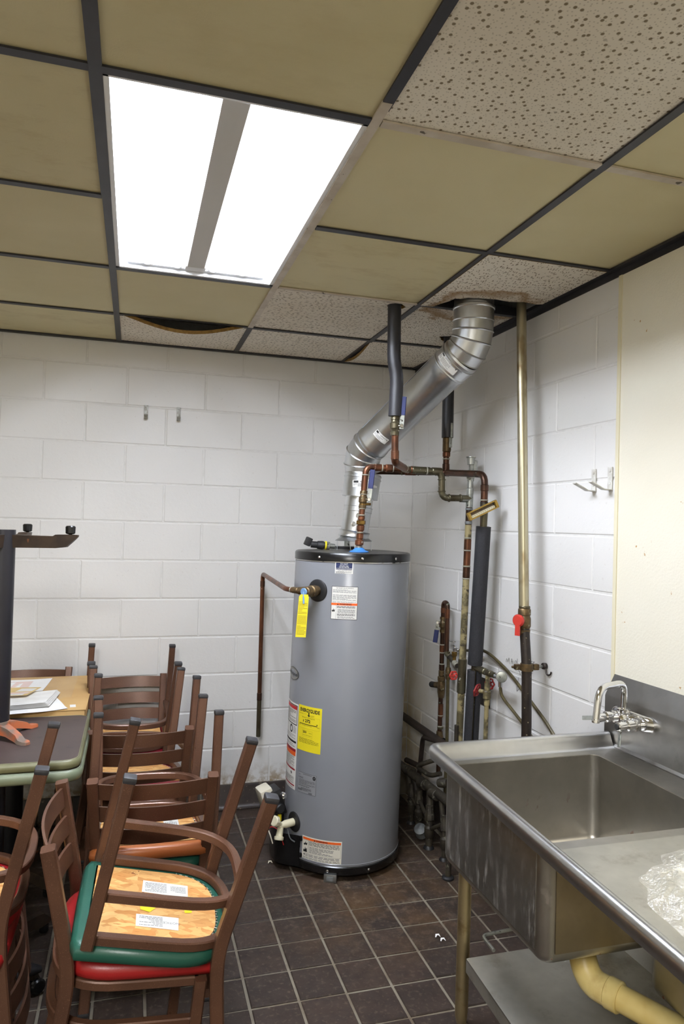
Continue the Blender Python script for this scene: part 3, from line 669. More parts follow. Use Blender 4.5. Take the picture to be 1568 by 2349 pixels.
# printed labels
P = Print(hmap(-114.8, 1.374)); W_, h_ = .081, .06
P.quad(-W_/2, -h_/2, W_/2, h_/2, 'white', 0, 8); P.quad(-.0365, -.012, .0365, .0265, 'navy', 1, 8)
for s_, v, sz in (('IF YOU HAVE A PROBLEM', .0225, .0062), ('DO NOT', .0125, .0085), ('RETURN THIS', .0042, .0062), ('WATER HEATER', -.0018, .0062), ('TO THE PLACE OF PURCHASE', -.0078, .0056)): P.text(s_, 0, v, sz, 'white', bold=.015)
P.text('Call 1-877-817-6750', .004, -.0168, .0075, 'greyink'); P.lines(-.036, -.0195, .036, -.029, 3, 'greyink', 2, .5)
P.out('problem_label', wh, 'small navy and white label under the top rim')
P = Print(hmap(-113.2, 1.215)); W_, h_ = .118, .146
P.quad(-W_/2, -h_/2, W_/2, h_/2, 'ink', 0, 10); P.quad(-W_/2+.002, -h_/2+.002, W_/2-.002, h_/2-.002, 'white', 1, 10)
P.text('T&P RELIEF VALVE OPENING', 0, .065, .0062, 'ink'); P.lines(-.053, .06, .053, .044, 4, 'greyink'); P.lines(-.053, .037, .053, .011, 6, 'greyink'); P.lines(-.053, .007, .053, .0005, 2, 'greyink')
P.quad(-W_/2+.001, -.0105, W_/2-.001, -.0005, 'orange', 2, 10); P.text('WARNING', .006, -.0055, .0095, 'ink', 3, sx=1.15, bold=.03); P.poly([(-.032, -.009), (-.024, -.009), (-.028, -.0025)], 'ink', 3)
P.quad(-.0352, -.071, -.0346, -.011, 'ink', 2)
P.lines(-.032, -.013, .05, -.023, 2, 'ink', 2, .5); P.lines(-.028, -.027, .05, -.045, 4, 'greyink', 2, .5); P.lines(-.03, -.047, .05, -.0565, 2, 'ink', 2, .5); P.lines(-.028, -.059, .05, -.068, 2, 'greyink', 2, .5)
P.poly([(-.055, -.035), (-.052, -.03), (-.05, -.034), (-.046, -.025), (-.044, -.033), (-.04, -.028), (-.041, -.037), (-.044, -.041), (-.047, -.037), (-.051, -.041)], 'ink', 2)
P.out('warning_label', wh, 'white warning label with orange band near the relief valve')
P = Print(hmap(-144.3, .643)); W_, h_ = .136, .2
P.quad(-W_/2, -h_/2, W_/2, h_/2, 'yellow', 0, 12)
P.text('ENERGYGUIDE', 0, .080, .0215, 'ink', 1, sx=.8, bold=.04)
P.quad(-.0035, .0575, .0025, .074, 'ink', 1); P.poly([(-.0095, .0615), (.0085, .0615), (-.0005, .0535)], 'ink', 1)
P.lines(-.062, .067, -.012, .06, 3, 'oliveink', 1); P.lines(.01, .064, .03, .055, 4, 'oliveink', 1)
P.text('Estimated Yearly Energy Cost', -.004, .0485, .0062, 'ink', 1)
P.text('$', -.032, .0335, .013, 'ink', 1, bold=.03); P.text('272', -.006, .034, .0185, 'ink', 1, sx=1.12, bold=.035)
P.quad(-.058, .0175, .048, .0205, 'ink', 1, 8); P.poly([(.042, .027), (.05, .027), (.046, .021)], 'ink', 1); P.text('Cost Range of Similar Models', -.012, .0135, .005, 'ink', 1); P.text('$300', .053, .0135, .0055, 'ink', 1); P.text('$260', -.054, .0135, .0055, 'ink', 1)
P.frame(-.06, .0, .06, .053, .0005, 'oliveink', 1); P.frame(-.036, -.036, .024, -.008, .0006, 'oliveink', 1)
P.text('250', -.022, -.016, .013, 'ink', 1, sx=1.12, bold=.035)
P.text('therms', .012, -.0175, .006, 'ink', 1); P.text('Estimated Yearly Energy Use', -.006, -.0285, .0045, 'ink', 1); P.lines(-.058, -.043, .058, -.066, 6, 'ink', 1, .28)
P.out('energy_label', wh, 'yellow energy guide label')
P = Print(hmap(-175, .545)); W_, h_ = .148, .385
P.quad(-W_/2, -h_/2, W_/2, h_/2, 'white', 0, 14)
P.frame(-.07, .095, .067, .185, .004, 'ink', 1); P.quad(-.066, .165, .063, .18, 'redprint', 2, 10); P.lines(-.06, .16, .058, .105, 9, 'ink', 2, .35)
P.poly([(.012+.017*math.cos(k*PI/8), .073+.019*math.sin(k*PI/8)) for k in range(16)], 'ink', 1); P.poly([(.014+.009*math.cos(k*PI/8), .073+.011*math.sin(k*PI/8)) for k in range(16)], 'white', 2); P.lines(.035, .09, .062, .058, 7, 'greyink', 1)
P.lines(-.068, .05, .06, .03, 3, 'ink', 1, .25); P.quad(-.07, .014, .066, .023, 'ink', 1, 10); P.lines(-.068, .009, .06, -.006, 2, 'greyink', 1)
P.quad(-.07, -.03, .066, -.012, 'darkred', 1, 10); P.quad(-.07, -.043, .066, -.024, 'orange', 2, 10); P.lines(-.066, -.046, .06, -.098, 14, 'greyink', 1, .45); P.quad(-.07, -.108, .066, -.1, 'darkred', 1, 10)
P.poly([(.025, -.118), (.035, -.116), (.041, -.124), (.034, -.13)], 'ink', 1); P.lines(-.066, -.138, .06, -.168, 12, 'greyink', 1, .45); P.quad(-.07, -.178, .066, -.172, 'darkred', 1, 10); P.lines(-.06, -.181, .06, -.189, 2, 'greyink', 1)
P.out('instruction_label', wh, 'long white instruction label on the side of the tank')
P = Print(hmap(-144, .402)); W_, h_ = .106, .089
P.quad(-W_/2, -h_/2, W_/2, h_/2, 'ink', 0, 10); P.quad(-W_/2+.0009, -h_/2+.0009, W_/2-.0009, h_/2-.0009, 'silverlabel', 1, 10)
P.lines(-.02, .041, .03, .037, 1, 'ink'); P.text('W', -.043, .033, .009, 'ink'); P.lines(-.049, .026, -.018, .018, 2, 'ink'); P.lines(-.048, .015, .048, -.009, 6, 'ink', 2, .3); P.lines(-.048, -.011, .02, -.016, 1, 'ink'); P.lines(-.03, -.02, .03, -.034, 4, 'ink', 2, .4)
P.poly([(.042+.008*math.cos(k*PI/8), .031+.009*math.sin(k*PI/8)) for k in range(16)], 'ink', 2); P.text('SP', .042, .031, .009, 'silverlabel', 3)
for k in range(9): P.quad(-.049+k*.0027, -.036, -.0476+k*.0027, -.027, 'ink', 2); P.quad(.015+k*.0022, -.043, .0161+k*.0022, -.035, 'ink', 2)
P.out('rating_label', wh, 'silver rating plate')
P = Print(hmap(-125.6, .126)); W_, h_ = .19, .098
P.quad(-W_/2, -h_/2, W_/2, h_/2, 'cream_label', 0, 14); P.quad(-.091, .034, .091, .044, 'orange', 1, 12); P.text('WARNING', .004, .039, .0095, 'ink', 2, sx=1.2, bold=.03); P.poly([(-.034, .0355), (-.025, .0355), (-.0295, .0425)], 'ink', 2)
P.frame(-.091, -.024, -.06, .032, .0006, 'ink', 1); P.frame(-.06, -.024, .091, .032, .0006, 'ink', 1)
P.lines(-.057, .031, .086, .012, 4, 'ink', 1, .42); P.lines(-.055, .009, .06, -.02, 6, 'greyink', 1, .5); P.lines(-.075, -.026, .088, -.037, 2, 'greyink', 1, .5); P.lines(-.088, -.039, .088, -.047, 2, 'greyink', 1, .5)
P.poly([(-.086, .012), (-.082, .02), (-.079, .016), (-.075, .027), (-.072, .017), (-.066, .024), (-.067, .014), (-.071, .009), (-.075, .013), (-.081, .008)], 'ink', 1)
P.poly([(-.087, -.02), (-.086, -.008), (-.08, -.012), (-.077, .003), (-.074, -.008), (-.069, -.001), (-.066, -.02)], 'ink', 1); P.poly([(-.086, -.031), (-.078, -.026), (-.078, -.036)], 'ink', 1)
P.out('lower_warning_label', wh, 'cream warning label with orange band near the floor')
bd = O('logo_badge', G().lathe(hp(-173, .868), (math.cos(R(-173)), math.sin(R(-173)), 0), [(0, 1), (0, 1)], 3, False), 'badge_dark', wh)
bd.data.clear_geometry()
P = Print(hmap(-174, .868)); el = lambda a, b: [(a*math.cos(k*PI/16), b*math.sin(k*PI/16)) for k in range(32)]
P.poly(el(.062, .03), 'badge_dark', 3); P.poly(el(.058, .0265), 'badge', 5); P.text('Whirlpool', 0, 0, .026, 'ink', 7, bold=.01)
bpy.data.objects.remove(bd); P.out('logo_badge', wh, 'oval pewter badge on the tank')
# drain valve and burner door
a = R(-158.5); dd = V((math.cos(a), math.sin(a), 0)); dp = hp(-158.5, .213)
O('drain_plate', G().lathe(dp-dd*.004, dd, [(0, .044), (.006, .044), (.009, .04), (.0095, .015)], 36), 'blackmatte', wh)
dv = O('drain_valve', G().lathe(dp, dd, [(0, .017), (.05, .017), (.055, .014), (.085, .014)], 18).tube([dp+dd*.07, dp+dd*.082+V((0, -.012, -.04))], [.012, .016], 14).tube([dp+dd*.072, dp+dd*.095+V((0, -.008, .026))], [.012, .013], 12), 'ivory', wh)
k1 = dp+dd*.095+V((0, -.008, .026)); O('drain_knob', G().lathe(k1, dd+V((0, -.2, .5)), [(0, .02), (.003, .023), (.018, .023), (.021, .019)], 10), 'ivory', dv)
O('hose_outlet', G().lathe(dp+dd*.081+V((0, -.012, -.038)), dd*.2+V((0, -.25, -.9)), [(0, .012), (.004, .021), (.014, .021), (.018, .019)], 18), 'ivory', dv)
g = G(); n = 22; za, zb = .03, .166       # black burner shroud wrapped round the foot of the tank
outl = []
for i in range(n+1):
    th = -148-84*i/n; bulge = .058*min(1, max(0, (-150-th)/16))*min(1, max(0, (th+232)/16)); outl.append((th, .004+bulge))
ring = [hp(t, za, l) for t, l in outl]+[hp(t, za, -.002) for t, l in reversed(outl)]; ring2 = [hp(t, zb, l) for t, l in outl]+[hp(t, zb, -.002) for t, l in reversed(outl)]
m_ = len(ring); inner = [hp(t, zb, max(.002, l-.004)) for t, l in outl]; inb = [hp(t, zb-.05, max(.002, l-.004)) for t, l in outl]; k = n+1
g.add(ring+ring2, [(i, (i+1) % m_, m_+(i+1) % m_, m_+i) for i in range(k-1)]); g.add([hp(t, zb, l) for t, l in outl]+inner+inb, [(i, i+1, k+i+1, k+i) for i in range(k-1)]+[(k+i, k+i+1, 2*k+i+1, 2*k+i) for i in range(k-1)])
g.add([hp(t, za, l) for t, l in outl]+[hp(t, za, -.01) for t, l in outl]+[hp(t, zb-.05, max(.002, l-.004)) for t, l in outl]+[hp(t, zb-.05, -.01) for t, l in outl], [(i, i+1, k+i+1, k+i) for i in range(k-1)]+[(2*k+i, 2*k+i+1, 3*k+i+1, 3*k+i) for i in range(k-1)])
g.bbox(hp(-146.8, .158, .003), (.012, .012, .02), .003).bbox(hp(-146.8, .085, .003), (.014, .012, .018), .003)
O('burner_shroud', g, 'black', wh)
for k, (m_, pts) in enumerate((('redprint', [(-.95, -.70, .16), (-.94, -.735, .20), (-.905, -.75, .185), (-.885, -.76, .12)]), ('offwhite', [(-.955, -.66, .15), (-.965, -.70, .2), (-.945, -.73, .17), (-.93, -.735, .12)]), ('grey_metal', [(-.87, -.76, .19), (-.86, -.775, .15), (-.84, -.785, .14)]))):
    O('control_wire', G().tube(fil(pts, .02), .0028 if k else .002, 7), m_, wh)
q = Matrix.Rotation(R(10), 3, 'Z') @ Matrix.Rotation(R(-18), 3, 'Y')
gc = O('gas_control', G().bbox((-.95, -.655, .295), (.06, .085, .11), .012, q), 'offwhite', wh)
O('control_body', G().bbox((-.905, -.66, .285), (.05, .085, .12), .006, q).lathe((-.9, -.70, .265), (.3, -1, 0), [(0, .022), (.02, .022), (.024, .018)], 20).bbox((-.91, -.655, .2), (.028, .06, .06), .004), 'blackmatte', gc)
for k in range(4): O('cooling_rib', G().bbox((-.915, -.7025, .325-.03*k), (.045, .004, .008), .001, q), 'black', gc)
e1 = q @ V((1, 0, 0)); e2 = q @ V((0, 1, 0)); e3 = q @ V((0, 0, 1)); oc = V((-.95, -.655, .295))
P = Print(lambda u, v, l: oc+e1*(u)+e2*(-.043-l)+e3*v); P.quad(-.022, -.04, .018, .04, 'white', 0); P.lines(-.018, .034, .012, -.03, 12, 'greyink', 1); P.quad(.0, .03, .014, .038, 'ink', 1); P.quad(-.018, -.038, .004, -.031, 'ink', 1); P.out('control_label', gc)
O('pilot_dial', G().lathe((-.885, -.70, .32), (.4, -1, .1), [(0, .014), (.02, .014), (.025, .008)], 16), 'chrome', gc)
O('gas_plug', G().cyl((-.895, -.705, .205), (-.895, -.705, .235), .009, 12), 'yellow', gc)
# nipples on the lid
for (x, y), m_ in (((-.590, -.83), 'lightblue'), ((-.537, -.46), 'blackmatte')):
    O('nipple_collar', G().lathe((x, y, 1.438), (0, 0, 1), [(0, .045), (.003, .045), (.008, .03), (.02, .018)] if m_ == 'lightblue' else [(0, .06), (.012, .06), (.013, .02)], 24), m_, wh)
O('water_nipple', G().cyl((-.537, -.46, 1.44), (-.536, -.46, 1.5), .014, 16), 'silver_paint', wh)
# loose fitting left on the lid
gf = G().lathe((-.758, -.60, 1.462), (.95, -.1, -.06), [(0, .016), (.03, .016), (.031, .019), (.05, .021), (.06, .021), (.061, .017), (.075, .016)], 18).bbox((-.772, -.60, 1.475), (.03, .03, .04), .004, Matrix.Rotation(.4, 3, 'Y'))
lf = solo('pipe_fitting', gf, 'blackmatte', 'black and silver loose cable fitting lying on the heater lid', 'fitting', (-.73, -.6, 1.44))
O('fitting_nut', G().lathe((-.683, -.608, 1.457), (.95, -.1, -.06), [(0, .017), (.004, .02), (.014, .02), (.016, .012), (.04, .012), (.041, .004), (.055, .003)], 14), 'silver_paint', lf)
O('sealing_ring', G().lathe((-.692, -.607, 1.458), (.95, -.1, -.06), [(0, .0205), (.004, .0215), (.008, .0205)], 20), 'yellow', lf)

# ------------------------------------------------------------------ flue
fl_ = thing('flue_duct', 'shiny galvanised flue duct rising from the heater and bending up through the ceiling', 'duct', (-.562, -.645, 1.44))
up_ = V((.0, 0, 1)); A = V((-.5595, -.645, 1.48))
O('draft_hood', G().lathe((-.5595, -.645, 1.483), hd, [(0, .088), (.001, .089), (.016, .068), (.026, .064)], 36, False), 'galv_dull', fl_)
for x, y in ((-.645, -.66), (-.475, -.66), (-.575, -.728), (-.55, -.565)): O('hood_leg', G().box((x, y, 1.462), (.012 if y < -.7 else .003, .003, .046)), 'galv', fl_)
ax = lambda t: V((-.5595+.052*(t/.39), -.645, 1.505+t))     # slightly leaning axis of the lower pipe
def seg(name, a, b, prof, m='galv', n=40): a, b = V(a), V(b); return O(name, G().lathe(a, b-a, [(t*(b-a).length, r) for t, r in prof], n), m, fl_)
seg('clamp_band', ax(-.005), ax(.025), [(0, .071), (.02, .074), (.1, .072), (.5, .071), (.9, .073), (.98, .075), (1, .07)])
seg('lower_pipe', ax(.02), ax(.2), [(0, .066), (1, .0655)], 'galv')
seg('clamp_band', ax(.118), ax(.142), [(0, .067), (.02, .07), (.1, .068), (.9, .068), (.98, .071), (1, .067)])
for z, dy in ((.06, -.02), (.1, .01), (.085, .03)): O('dent', G().lathe(ax(z)+V((-.02+dy*.5, -.0635, 0)), (0, -1, 0), [(0, .012), (.0012, .008), (.0016, .002)], 12), 'galv', fl_)
seg('reducer', ax(.185), ax(.235), [(0, .07), (.02, .0865), (1, .0865)])
c0 = ax(.23); c1 = ax(.305); seg('elbow_collar', c0, c1, [(0, .087), (.6, .0875), (.62, .0905), (.68, .0905), (.7, .087), (.82, .087), (.84, .089), (.9, .089), (1, .084)])
P1 = V((-.548, -.645, 1.888)); P2 = V((-.247, -1.222, 2.318)); dv_ = (P2-P1).normalized()
def elbow(p_in, corner, p_out, r, beads, m='galv', ngore=4):
    a = (p_in-corner).normalized(); b = (p_out-corner).normalized(); L = min((p_in-corner).length, (p_out-corner).length); pts = []
    q0 = corner+a*L; q1 = corner+b*L
    for k in range(ngore+1):
        t = k/ngore; pts.append(q0*(1-t)**2+corner*2*t*(1-t)+q1*t*t)
    path = ([p_in] if (p_in-q0).length > .01 else [])+pts+([p_out] if (p_out-q1).length > .01 else [])
    for i in range(len(path)-1):      # each gore a short mitred drum
        pa, pb = path[i], path[i+1]
        ta = (path[i+1]-path[i-1]).normalized() if i else (pb-pa).normalized(); tb = (path[i+2]-path[i]).normalized() if i+2 < len(path) else (pb-pa).normalized()
        d = (pb-pa).normalized(); u = d.cross(V((1, 0, .2))).normalized(); w_ = d.cross(u); vs = []; nn = 44
        rings = [(pa, ta, r+.0035), (pa+d*.004, ta, r), (pb-d*.004, tb, r), (pb, tb, r+.0035)]
        for c, t, rad in rings:
            for k in range(nn):
                o = u*math.cos(2*PI*k/nn)*rad+w_*math.sin(2*PI*k/nn)*rad; vs.append(c+o-d*(o.dot(t)/d.dot(t)))
        O('elbow_gore', G().add(vs, [(j*nn+k, j*nn+(k+1) % nn, (j+1)*nn+(k+1) % nn, (j+1)*nn+k) for j in range(3) for k in range(nn)]), m, fl_)
elbow(c1-V((0, 0, .002)), P1, P1+dv_*.11, .083, 3, ngore=3)
s0 = P1+dv_*.10; s1 = P2-dv_*.13
seg('straight_pipe', s0, s1, [(0, .08), (.02, .085), (.05, .085), (.06, .082), (.9, .082), (.91, .085), (1, .085)])
sd = dv_.cross(V((0, 0, 1))).normalized(); sup = sd.cross(dv_)
O('lock_seam', G().sweep([s0+dv_*.02+(sup*.70-sd*-.45).normalized()*.083, s1-dv_*.02+(sup*.70-sd*-.45).normalized()*.083], rect(.012, .003, .001), tuple(sup)), 'galv', fl_)
seg('elbow_collar', s1-dv_*.01, s1+dv_*.075, [(0, .085), (.05, .089), (.1, .089), (.15, .086), (.62, .086), (.65, .09), (.72, .09), (.75, .086), (.9, .089), (1, .084)])
TOP = V((-.2475, -1.234, 2.60))
elbow(s1+dv_*.07, P2, P2+V((-.0003, -.008, .10)), .083, 3, ngore=3)
seg('top_collar', P2+V((0, -.008, .09)), TOP, [(0, .083), (.28, .083), (.3, .0865), (.34, .0865), (.36, .082), (1, .082)])
camv = lambda p: (V((-1.57, -3.89, 1.56))-p).normalized()
def ductmap(c, d, r, tw):
    d = d.normalized(); f0 = camv(c); f0 = (f0-d*f0.dot(d)).normalized(); s_ = d.cross(f0)
    return lambda u, v, l: c+d*v+(f0*math.cos(u/r+tw)+s_*math.sin(u/r+tw))*(r+l)
def ductlabel(c, d, r, tw, w_, h_, txt):
    P = Print(ductmap(c, d, r, tw)); P.quad(-w_/2, -h_/2, w_/2, h_/2, 'white', 0, 8); P.quad(-w_*.46, h_*.12, -w_*.28, h_*.42, 'ink', 1, 2); P.text(txt, w_*.08, h_*.27, h_*.3, 'ink', 1); P.lines(-w_*.3, h_*.05, w_*.2, -h_*.42, 5, 'greyink', 1); P.lines(-w_*.47, h_*.05, -w_*.32, -h_*.3, 3, 'greyink', 1); P.quad(w_*.4, h_*.1, w_*.43, h_*.35, 'ink', 1); P.out('duct_label', fl_)
ductlabel(s1+dv_*.033, dv_, .086, -.25, .11, .042, '90\u00b0 SWVL ELBOW'); ductlabel(s0+dv_*.11, dv_, .0825, .1, .075, .034, '6" LENGTH'); ductlabel(c0+V((.001, 0, .02)), up_, .0875, .25, .13, .033, '90\u00b0 SWVL ELBOW')
for c, d, r in ((s0+dv_*.05, dv_, .0825), (s0+dv_*.03, dv_, .085), (P2+V((-.045, -.07, .06)), V((0, 0, 1)), .0)):
    f0 = camv(c); O('sheet_screw', G().lathe(c+f0*r*.97, f0, [(0, .004), (.003, .003)], 8), 'chrome', fl_)
# ------------------------------------------------------------------ pipework
def pipe(parent, name, pts, r, m, fr=.03, n=16, label=None): return O(name, G().tube(fil(pts, fr), r, n), m, parent, label=label)
def sleeve(parent, name, a, b, r, m, nut=False):
    g = G(); (g.hexnut if nut else g.cyl)(a, b, r); return O(name, g, m, parent, smooth=30)
def lerp(a, b, t): return V(a)+(V(b)-V(a))*t
def joint(parent, p, d, r, m='solder', L=.006):
    d = V(d).normalized(); p = V(p); return O('solder_ring', G().lathe(p-d*L/2, d, [(0, r), (L*.3, r+.0016), (L*.7, r+.0016), (L, r)], 16), m, parent)
def ball_valve(parent, p, d, r, lever_from, lever_to, grip, body='brass_dull', mark=None):
    d = V(d).normalized(); p = V(p)
    v = O('valve_body', G().lathe(p-d*.04, d, [(0, r*1.25), (.014, r*1.3), (.015, r*1.05), (.024, r*1.15), (.03, r*1.5), (.05, r*1.5), (.056, r*1.15), (.065, r*1.05), (.066, r*1.3), (.08, r*1.25)], 18), body, parent)
    a, b = V(lever_from), V(lever_to); ld = (b-a).normalized(); sd_ = camv(p); sd_ = (sd_-ld*sd_.dot(ld)).normalized()
    O('valve_stem', G().cyl(p, a+sd_*.004, .007, 12).hexnut(a+sd_*.002, a+sd_*.009, .009), 'chrome', v)
    m1 = lerp(a, b, .38)
    O('lever', G().sweep([a-ld*.012, a+ld*.01, m1, b], rect(.019, .0025, .0008), tuple(sd_)), 'silver_paint', v)
    gr = O('lever_grip', G().sweep([m1, lerp(m1, b, .06), lerp(m1, b, .94), b+ld*.004], [(q[0]*.9, q[1]) for q in rect(.026, .008, .003)], tuple(sd_)), grip, v)
    return v
# 1: front copper run: heater nipple - up - across in front of the duct - down - over to the old riser; branch up through the ceiling
n0 = V((-.592, -.83, 1.452)); n1 = V((-.568, -.83, 1.826)); q1 = V((-.211, -.87, 1.817)); q2 = V((-.209, -.87, 1.696)); q3 = V((-.083, -.87, 1.699))
T = thing('copper_pipe', 'front copper water pipe rising from blue collar on heater to foam sleeve at ceiling', 'pipe', tuple(n0), )
pipe(T, 'pipe', [n0, lerp(n0, n1, .8)], .0135, 'copper'); pipe(T, 'pipe', [lerp(n0, n1, .72), n1, lerp(n1, q1, .14)], .0145, 'copper', .04)
pipe(T, 'pipe', [lerp(n1, q1, .1), lerp(n1, q1, .6)], .0145, 'copper'); pipe(T, 'pipe', [lerp(n1, q1, .55), q1, q2, q3+V((.02, 0, 0))], .0155, 'copper_green', .035)
for t, L, r in ((.16, .04, .0165), (.30, .035, .0185), (.62, .03, .0175), (.72, .09, .0175), (.93, .05, .0185)):
    sleeve(T, 'coupling', lerp(n1, q1, t)-V((L/2, 0, 0)), lerp(n1, q1, t)+V((L/2, 0, 0)), r, 'copper' if t < .7 else 'copper_green')
for t in (.12, .21, .35, .55, .67, .8): joint(T, lerp(n1, q1, t), q1-n1, .016)
for a_, b_ in ((q1, q2), (q2, q3)):
    for t in (.3, .75): joint(T, lerp(a_, b_, t), b_-a_, .0175, 'copper_green')
sleeve(T, 'coupling', lerp(n0, n1, -.02), lerp(n0, n1, .04), .0155, 'silver_paint'); sleeve(T, 'coupling', lerp(n0, n1, .045), lerp(n0, n1, .11), .0195, 'copper', False); sleeve(T, 'coupling', lerp(n0, n1, .12), lerp(n0, n1, .19), .016, 'copper')
sleeve(T, 'coupling', lerp(n0, n1, .22), lerp(n0, n1, .29), .0175, 'copper'); sleeve(T, 'union_nut', lerp(n0, n1, .295), lerp(n0, n1, .345), .022, 'brass', True); sleeve(T, 'coupling', lerp(n0, n1, .35), lerp(n0, n1, .40), .0155, 'copper')
sleeve(T, 'valve_neck', lerp(n0, n1, .50), lerp(n0, n1, .555), .0165, 'brass'); O('drain_cock', G().tube([lerp(n0, n1, .545), lerp(n0, n1, .545)+V((.036, -.008, 0))], .006, 10), 'brass', T)
for t in (.2, .41, .49, .665, .9): joint(T, lerp(n0, n1, t), n1-n0, .0155)
pv = lerp(n0, n1, .6); ball_valve(T, pv, n1-n0, .0135, pv+V((.022, -.02, .0)), pv+V((.036, -.02, .132)), 'blue')
te = lerp(n1, q1, .535); e0 = V((-.527, -1.092, 1.828)); top = V((-.546, -1.088, 2.60))
O('tee_branch', G().tube(fil([e0+V((0, 0, .05)), e0, te], .045), .0165, 16), 'copper', T); joint(T, lerp(e0, te, .8), te-e0, .017)
pipe(T, 'pipe', [e0+V((0, 0, .03)), V((-.531, -1.094, 2.02))], .0148, 'copper')
for z in (.045, .135): joint(T, e0+V((0, 0, z)), (0, 0, 1), .0155)
sleeve(T, 'coupling', e0+V((0, 0, .01)), e0+V((0, 0, .05)), .0172, 'copper'); sleeve(T, 'coupling', e0+V((-.001, 0, .132)), e0+V((-.002, 0, .178)), .0178, 'copper_green')
vb = V((-.531, -1.094, 1.985)); ball_valve(T, vb-V((0, 0, .004)), (0, 0, 1), .0145, vb+V((.022, -.02, -.005)), vb+V((.03, -.018, .115)), 'blue', 'copper_green')
O('foam_sleeve', G().tube(fil([V((-.532, -1.094, 2.022)), V((-.528, -1.096, 2.19)), V((-.542, -1.09, 2.25)), top], .05), .0285, 22), 'foam_smooth', T)
# 2: rear copper run
r0 = V((-.537, -.46, 1.48)); r1 = V((-.53, -.46, 1.832)); r2 = V((-.113, -.70, 1.828)); r3 = V((-.076, -1.035, 1.802)); r4 = V((-.075, -1.03, 1.55)); r5 = V((-.076, -.983, .945)); r6 = V((-.076, -.962, .60)); r7 = V((-.076, -.95, .22))
T = thing('copper_pipe', 'rear dark copper pipe passing behind the flue to the foam covered drop', 'pipe', tuple(r0))
pipe(T, 'pipe', [r0, r1, r2], .0145, 'copper_dark', .04); pipe(T, 'pipe', [r2, r3, r4], .0158, 'copper_dark', .045)
pipe(T, 'pipe', [V((-.111, -.698, 2.62)), r2], .015, 'copper_dark')
for t in (.55, .72, .9): joint(T, lerp(r1, r2, t), r2-r1, .0155, 'copper_green')
sleeve(T, 'coupling', lerp(r1, r2, .58), lerp(r1, r2, .7), .0165, 'copper'); sleeve(T, 'coupling', lerp(r1, r2, .93), lerp(r1, r2, 1.04), .018, 'copper_dark'); sleeve(T, 'coupling', r2+V((0, 0, .005)), r2+V((0, 0, .045)), .0175, 'copper_dark')
sleeve(T, 'coupling', lerp(r3, r4, .18), lerp(r3, r4, .3), .0182, 'copper_dark'); sleeve(T, 'coupling', lerp(r3, r4, .48), lerp(r3, r4, .72), .0178, 'black_pipe'); joint(T, lerp(r3, r4, .46), (0, 0, 1), .0165)
O('foam_sleeve', G().tube([V((-.111, -.698, 2.62)), V((-.109, -.70, 2.0))], .0285, 22), 'foam_smooth', T)
sleeve(T, 'valve_body', V((-.111, -.7, 1.93)), V((-.111, -.7, 2.0)), .021, 'brass_dull'); sleeve(T, 'coupling', V((-.112, -.7, 1.905)), V((-.112, -.7, 1.93)), .019, 'copper'); O('valve_handle', G().bbox((-.103, -.724, 1.975), (.016, .004, .05), .001).bbox((-.10, -.727, 2.035), (.012, .007, .07), .002), 'silver_paint', T); joint(T, (-.112, -.7, 1.895), (0, 0, 1), .0165)
O('foam_sleeve', G().tube([lerp(r4, r5, -.03), lerp(r4, r5, 1.0)], .033, 24), 'foam', T)
pipe(T, 'pipe', [lerp(r4, r5, -.2), r5, r6, r7], .0155, 'copper_green', .01)
sl = G(); n = 26; a0 = lerp(r5, r6, .075); path = [a0, lerp(r5, r6, .5), r6, r7]      # split sleeve: open seam towards the viewer
for i, (p, qq) in enumerate(zip(path, path[1:])): pass
def split(path, r, t, gap, facing):
    g = G(); N = len(path); vs = []; k = 24
    for p in path:
        f = V(facing); u = V((f.x, f.y, 0)).normalized(); w_ = V((-u.y, u.x, 0))
        for rad in (r, r-t):
            for j in range(k+1):
                a = gap+(2*PI-2*gap)*j/k; vs.append(p+(u*math.cos(a)+w_*math.sin(a))*rad)
    m_ = 2*(k+1); fs = []
    for i in range(N-1):
        for j in range(k): fs += [(i*m_+j, i*m_+j+1, (i+1)*m_+j+1, (i+1)*m_+j), (i*m_+k+1+j, i*m_+k+2+j, (i+1)*m_+k+2+j, (i+1)*m_+k+1+j)]
        for j in (0, k): fs.append((i*m_+j, i*m_+k+1+j, (i+1)*m_+k+1+j, (i+1)*m_+j))
    for i in (0, N-1): fs += [(i*m_+j, i*m_+j+1, i*m_+k+2+j, i*m_+k+1+j) for j in range(k)]
    return g.add(vs, fs)
O('foam_sleeve', split(path, .033, .014, .16, (-.25, -1, 0)), 'foam', T, label='split foam sleeve on the lower pipe')
b0 = V((-.076, -.983, .932)); b1 = V((-.072, -1.158, .933))
pipe(T, 'branch', [b0, b1], .0125, 'copper_green'); sleeve(T, 'coupling', lerp(b0, b1, .28), lerp(b0, b1, .56), .0155, 'copper_green'); sleeve(T, 'coupling', lerp(b0, b1, .66), lerp(b0, b1, .86), .0145, 'copper_green')
sv = O('stop_valve', G().cyl(b1, b1+V((.01, -.035, -.004)), .011, 14).cyl(b1+V((.01, -.03, 0)), b1+V((.012, -.03, -.045)), .009, 12), 'chrome', T)
hp_ = b1+V((.006, -.048, .004)); O('valve_handle', G().lathe(hp_, (-.5, -1, .1), [(0, .0), (0, .021), (.004, .024), (.009, .022), (.011, .008)], 20), 'silver_paint', sv)
d0 = V((-.073, -1.098, .925)); d1 = V((-.073, -1.092, .662)); d2 = V((-.073, -1.088, .2))
